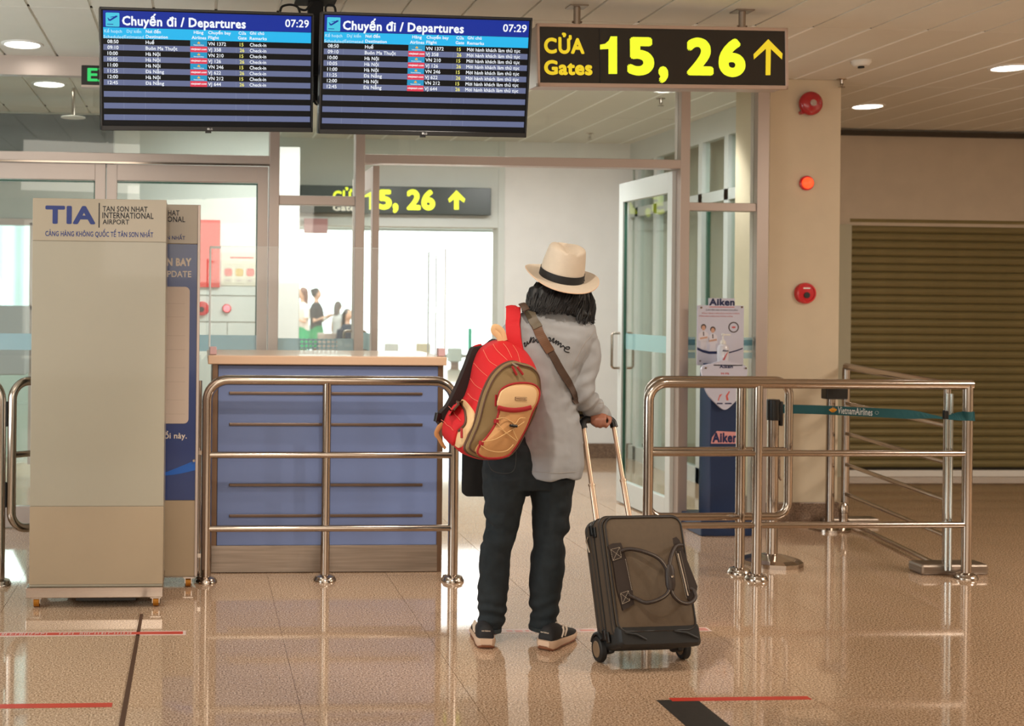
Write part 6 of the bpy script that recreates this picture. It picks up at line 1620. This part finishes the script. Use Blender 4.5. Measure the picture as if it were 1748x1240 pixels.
# grab loop and shoulder strap
q = MB(BP); q.tube(spline([bp7(x, y, -DB+.02) for x, y in ((590, 118), (572, 70), (530, 30), (535, -5), (570, 0), (610, 40), (628, 112))], 5), .0125, 8, flat=.22, refn=(0, 0, 1)); q.build('grab_loop', CRB, bk_, smooth=True)
_, PP_, NN_ = ribbon([(876, 529), (877, 545), (878, 565), (880, 585), (884, 605)], .058, .012, REDB, bk_, 'shoulder_strap')
q = MB(); q.tube(spline([PP_[-2]+NN_[-2]*.006, PP_[-1]+V((0, -.03, -.02)), BP @ bp7(700, 190, -DB*.7)], 5), .027, 8, flat=.3, refn=(0, -1, 0)); q.build('strap_root', REDB, bk_, smooth=True)
q = MB(); q.tube(spline([PP_[1]+NN_[1]*.004, PP_[0]+V((0, .03, .012)), at(877, 535, YPN+.08), at(868, 590, YPN+.13), at(862, 660, YPN+.12), at(856, 700, YPN-.02), BP @ bp7(300, 900, -DB)], 6), .024, 8, flat=.3, refn=(0, 1, 0)); q.build('strap_front', REDB, bk_, smooth=True)
q = MB(); q.tube([PP_[k]+NN_[k]*.0165+V((.008, 0, 0)) for k in range(3, len(PP_)-6)], .0011, 5); q.build('strap_stitching', CST, bk_, smooth=True)

# ================================================================== WAITING PEOPLE BEYOND THE OPENING
def figure(px, py_head, Y, hgt, face, shirt_c, low_c, hair_c, label, seated=False, skirt=True, arms='down', longhair=True):
    h = at(px, py_head, Y); x, y = h.x, Y
    t = thing('person', (x, y, 0), label, 'person')
    k = hgt/1.65; R_ = Matrix.Translation((x, y, 0)) @ Matrix.Rotation(face, 4, 'Z') @ Matrix.Scale(k, 4)
    zh = 1.54 if not seated else 1.16
    hip = .88 if not seated else .5
    b = MB(R_); b.sphere((0, 0, zh), (.072, .09, .108), 14, 10); b.sphere((0, -.09, zh-.02), (.012, .02, .02), 8, 6); b.tube([(0, .01, zh-.1), (0, .01, zh-.2)], [.045, .06], 10)
    b.loft([[V((w*math.cos(q*PI/8), d*math.sin(q*PI/8)+.01, z)) for q in range(16)] for z, w, d in ((hip-.05, .14, .1), (hip+.1, .13, .09), (hip+.3, .15, .1), (zh-.24, .16, .09), (zh-.17, .07, .06))])
    for s_ in (-1, 1):
        sh = V((s_*.17, .01, zh-.26)); 
        if arms == 'phone': el = sh+V((s_*.04, -.05, -.26)); wr = el+V((-s_*.12, -.2, .10))
        elif arms == 'lap': el = sh+V((s_*.05, -.06, -.26)); wr = el+V((-s_*.08, -.22, -.02))
        else: el = sh+V((s_*.04, .02, -.28)); wr = el+V((-s_*.01, -.06, -.25))
        b.tube([sh, el, wr], [.045, .036, .024], 10); dd = (wr-el).normalized()
        b.tube([wr, wr+dd*.05, wr+dd*.09], [.024, .03, .026], 8)
        for f_ in range(4): p = wr+dd*.085+V(((f_-1.5)*.015, 0, 0)); b.tube([p-dd*.02, p+dd*.04, p+dd*.06+V((0, 0, -.015))], [.0085, .008, .007], 6)
        b.tube([wr+dd*.02, wr+dd*.06+V((-s_*.04, 0, .0))], [.011, .008], 6)
        if seated: b.tube([(s_*.09, 0, hip), (s_*.11, -.42, hip), (s_*.11, -.44, .08), ], [.075, .055, .04], 12); b.tube([(s_*.11, -.42, .04), (s_*.11, -.60, .03)], [.035, .03], 10)
        else: b.tube([(s_*.085, 0, hip), (s_*.09, 0, .46), (s_*.09, .02, .07)], [.08, .055, .038], 12); b.tube([(s_*.09, .04, .04), (s_*.095, -.16, .03)], [.036, .03], 10)
    me_ = remesh(b, 'body', mat('skin_light', (206, 162, 136), .6), t, vox=.014*k, smooth=2, fac=.4); link_mesh('body', me_, t)
    s = MB(R_)
    s.loft([[V((w*math.cos(q*PI/9), d*math.sin(q*PI/9)+.01, z)) for q in range(18)] for z, w, d in ((hip-.02, .165, .12), (hip+.15, .15, .115), (hip+.3, .165, .12), (zh-.27, .18, .11), (zh-.20, .13, .085), (zh-.155, .06, .06))])
    for s_ in (-1, 1):
        sh = V((s_*.165, .01, zh-.26)); el = sh+V((s_*.045, -.02, -.2)); s.tube([sh, el], [.062, .058], 12)
    me_ = remesh(s, 'top', mat(label[:22]+'_top', shirt_c, .9), t, vox=.014*k, smooth=3); link_mesh('top', me_, t)
    l = MB(R_)
    if skirt and not seated: l.loft([[V((w*math.cos(q*PI/10), w*.75*math.sin(q*PI/10), z)) for q in range(20)] for z, w in ((hip-.36, .24), (hip-.15, .2), (hip+.06, .15))]); nm = 'skirt'
    else:
        nm = 'trousers'; l.loft([[V((w*math.cos(q*PI/8), w*.8*math.sin(q*PI/8), z)) for q in range(16)] for z, w in ((hip-.1, .17), (hip+.08, .15))])
        for s_ in (-1, 1): l.tube([(s_*.09, 0, hip), (s_*.11, -.42, hip), (s_*.11, -.43, .14)] if seated else [(s_*.085, 0, hip), (s_*.09, 0, .46), (s_*.09, .02, .1)], [.092, .075, .06], 12)
    me_ = remesh(l, nm, mat(label[:22]+'_low', low_c, .9), t, vox=.014*k, smooth=2); link_mesh(nm, me_, t)
    g = MB(R_); g.sphere((0, .022, zh+.02), (.085, .095, .105), 16, 10)
    if longhair: g.loft([[V((w*math.cos(q*PI/7), d*math.sin(q*PI/7)+.06, z)) for q in range(14)] for z, w, d in ((zh-.36, .06, .03), (zh-.22, .095, .045), (zh-.05, .09, .06), (zh+.04, .08, .05))])
    else: g.sphere((0, .10, zh+.06), (.045, .045, .045), 12, 8)
    me_ = remesh(g, 'hair', mat(label[:22]+'_hair', hair_c, .5), t, vox=.012*k, smooth=2, disp=lambda p, n: .003*math.sin(p.x*160)); link_mesh('hair', me_, t)
    return t
YG = 22.0
figure(541, 499, YG, 1.60, math.radians(60), (34, 36, 40), (20, 140, 84), (40, 34, 32), 'waiting person in a dark T-shirt and green skirt beyond the glass', arms='phone', longhair=False)
figure(516, 500, YG-.9, 1.60, math.radians(-70), (226, 214, 206), (24, 150, 96), (110, 74, 60), 'waiting person in a pale top and green skirt at the edge of the pier', arms='phone')
figure(578, 530, YG+.9, 1.36, math.radians(120), (206, 208, 208), (60, 62, 66), (90, 80, 76), 'long-haired person in a light top waiting to the right of the green skirts', arms='down', skirt=False)
figure(594, 556, YG-1.2, 1.6, math.radians(30), (40, 48, 60), (50, 50, 56), (40, 34, 32), 'seated person in dark clothes in front of the waiting group', seated=True, skirt=False, arms='lap')
bn = thing('bench', (at(594, 560, YG-1.2).x, YG-1.1, 0), 'metal waiting bench under the seated person beyond the opening', 'bench')
xq = at(594, 560, YG-1.2).x
MB().box(xq-.5, xq+.5, YG-1.3, YG-.85, .40, .43, bv=.01).build('seat', M['alu'], bn)
MB().box(xq-.5, xq+.5, YG-.86, YG-.83, .45, .80, bv=.01).build('backrest', M['alu'], bn)
for s_ in (-.42, .42): MB().box(xq+s_-.02, xq+s_+.02, YG-1.2, YG-.9, 0, .40).build('leg', M['steel'], bn)
# far furniture faintly visible through the glare
for px, py, h_, w_, c_, lb in ((802, 580, .5, .06, (90, 200, 165), 'slim green post far beyond the opening'), (668, 598, .3, .3, (236, 242, 238), 'pale seat back far beyond the opening, left of the middle'), (722, 598, .3, .3, (244, 236, 206), 'yellowish bag far beyond the opening'), (776, 606, .3, .3, (216, 232, 226), 'pale green seat far beyond the opening, left of the backpack')):
    p = at(px, py, 25.5); t = thing('far_fixture', (p.x, 25.5, 0), lb, 'fixture')
    zt_ = p.z+h_*.5; q = MB(); q.box(p.x-w_/2, p.x+w_/2, 25.4, 25.6, zt_-h_, zt_, bv=.02); q.build('fixture_body', mat('far_'+str(px), c_, .6), t)
    q = MB(); q.box(p.x-w_*.3, p.x+w_*.3, 25.45, 25.55, 0, zt_-h_); q.build('fixture_stand', M['alu'], t)
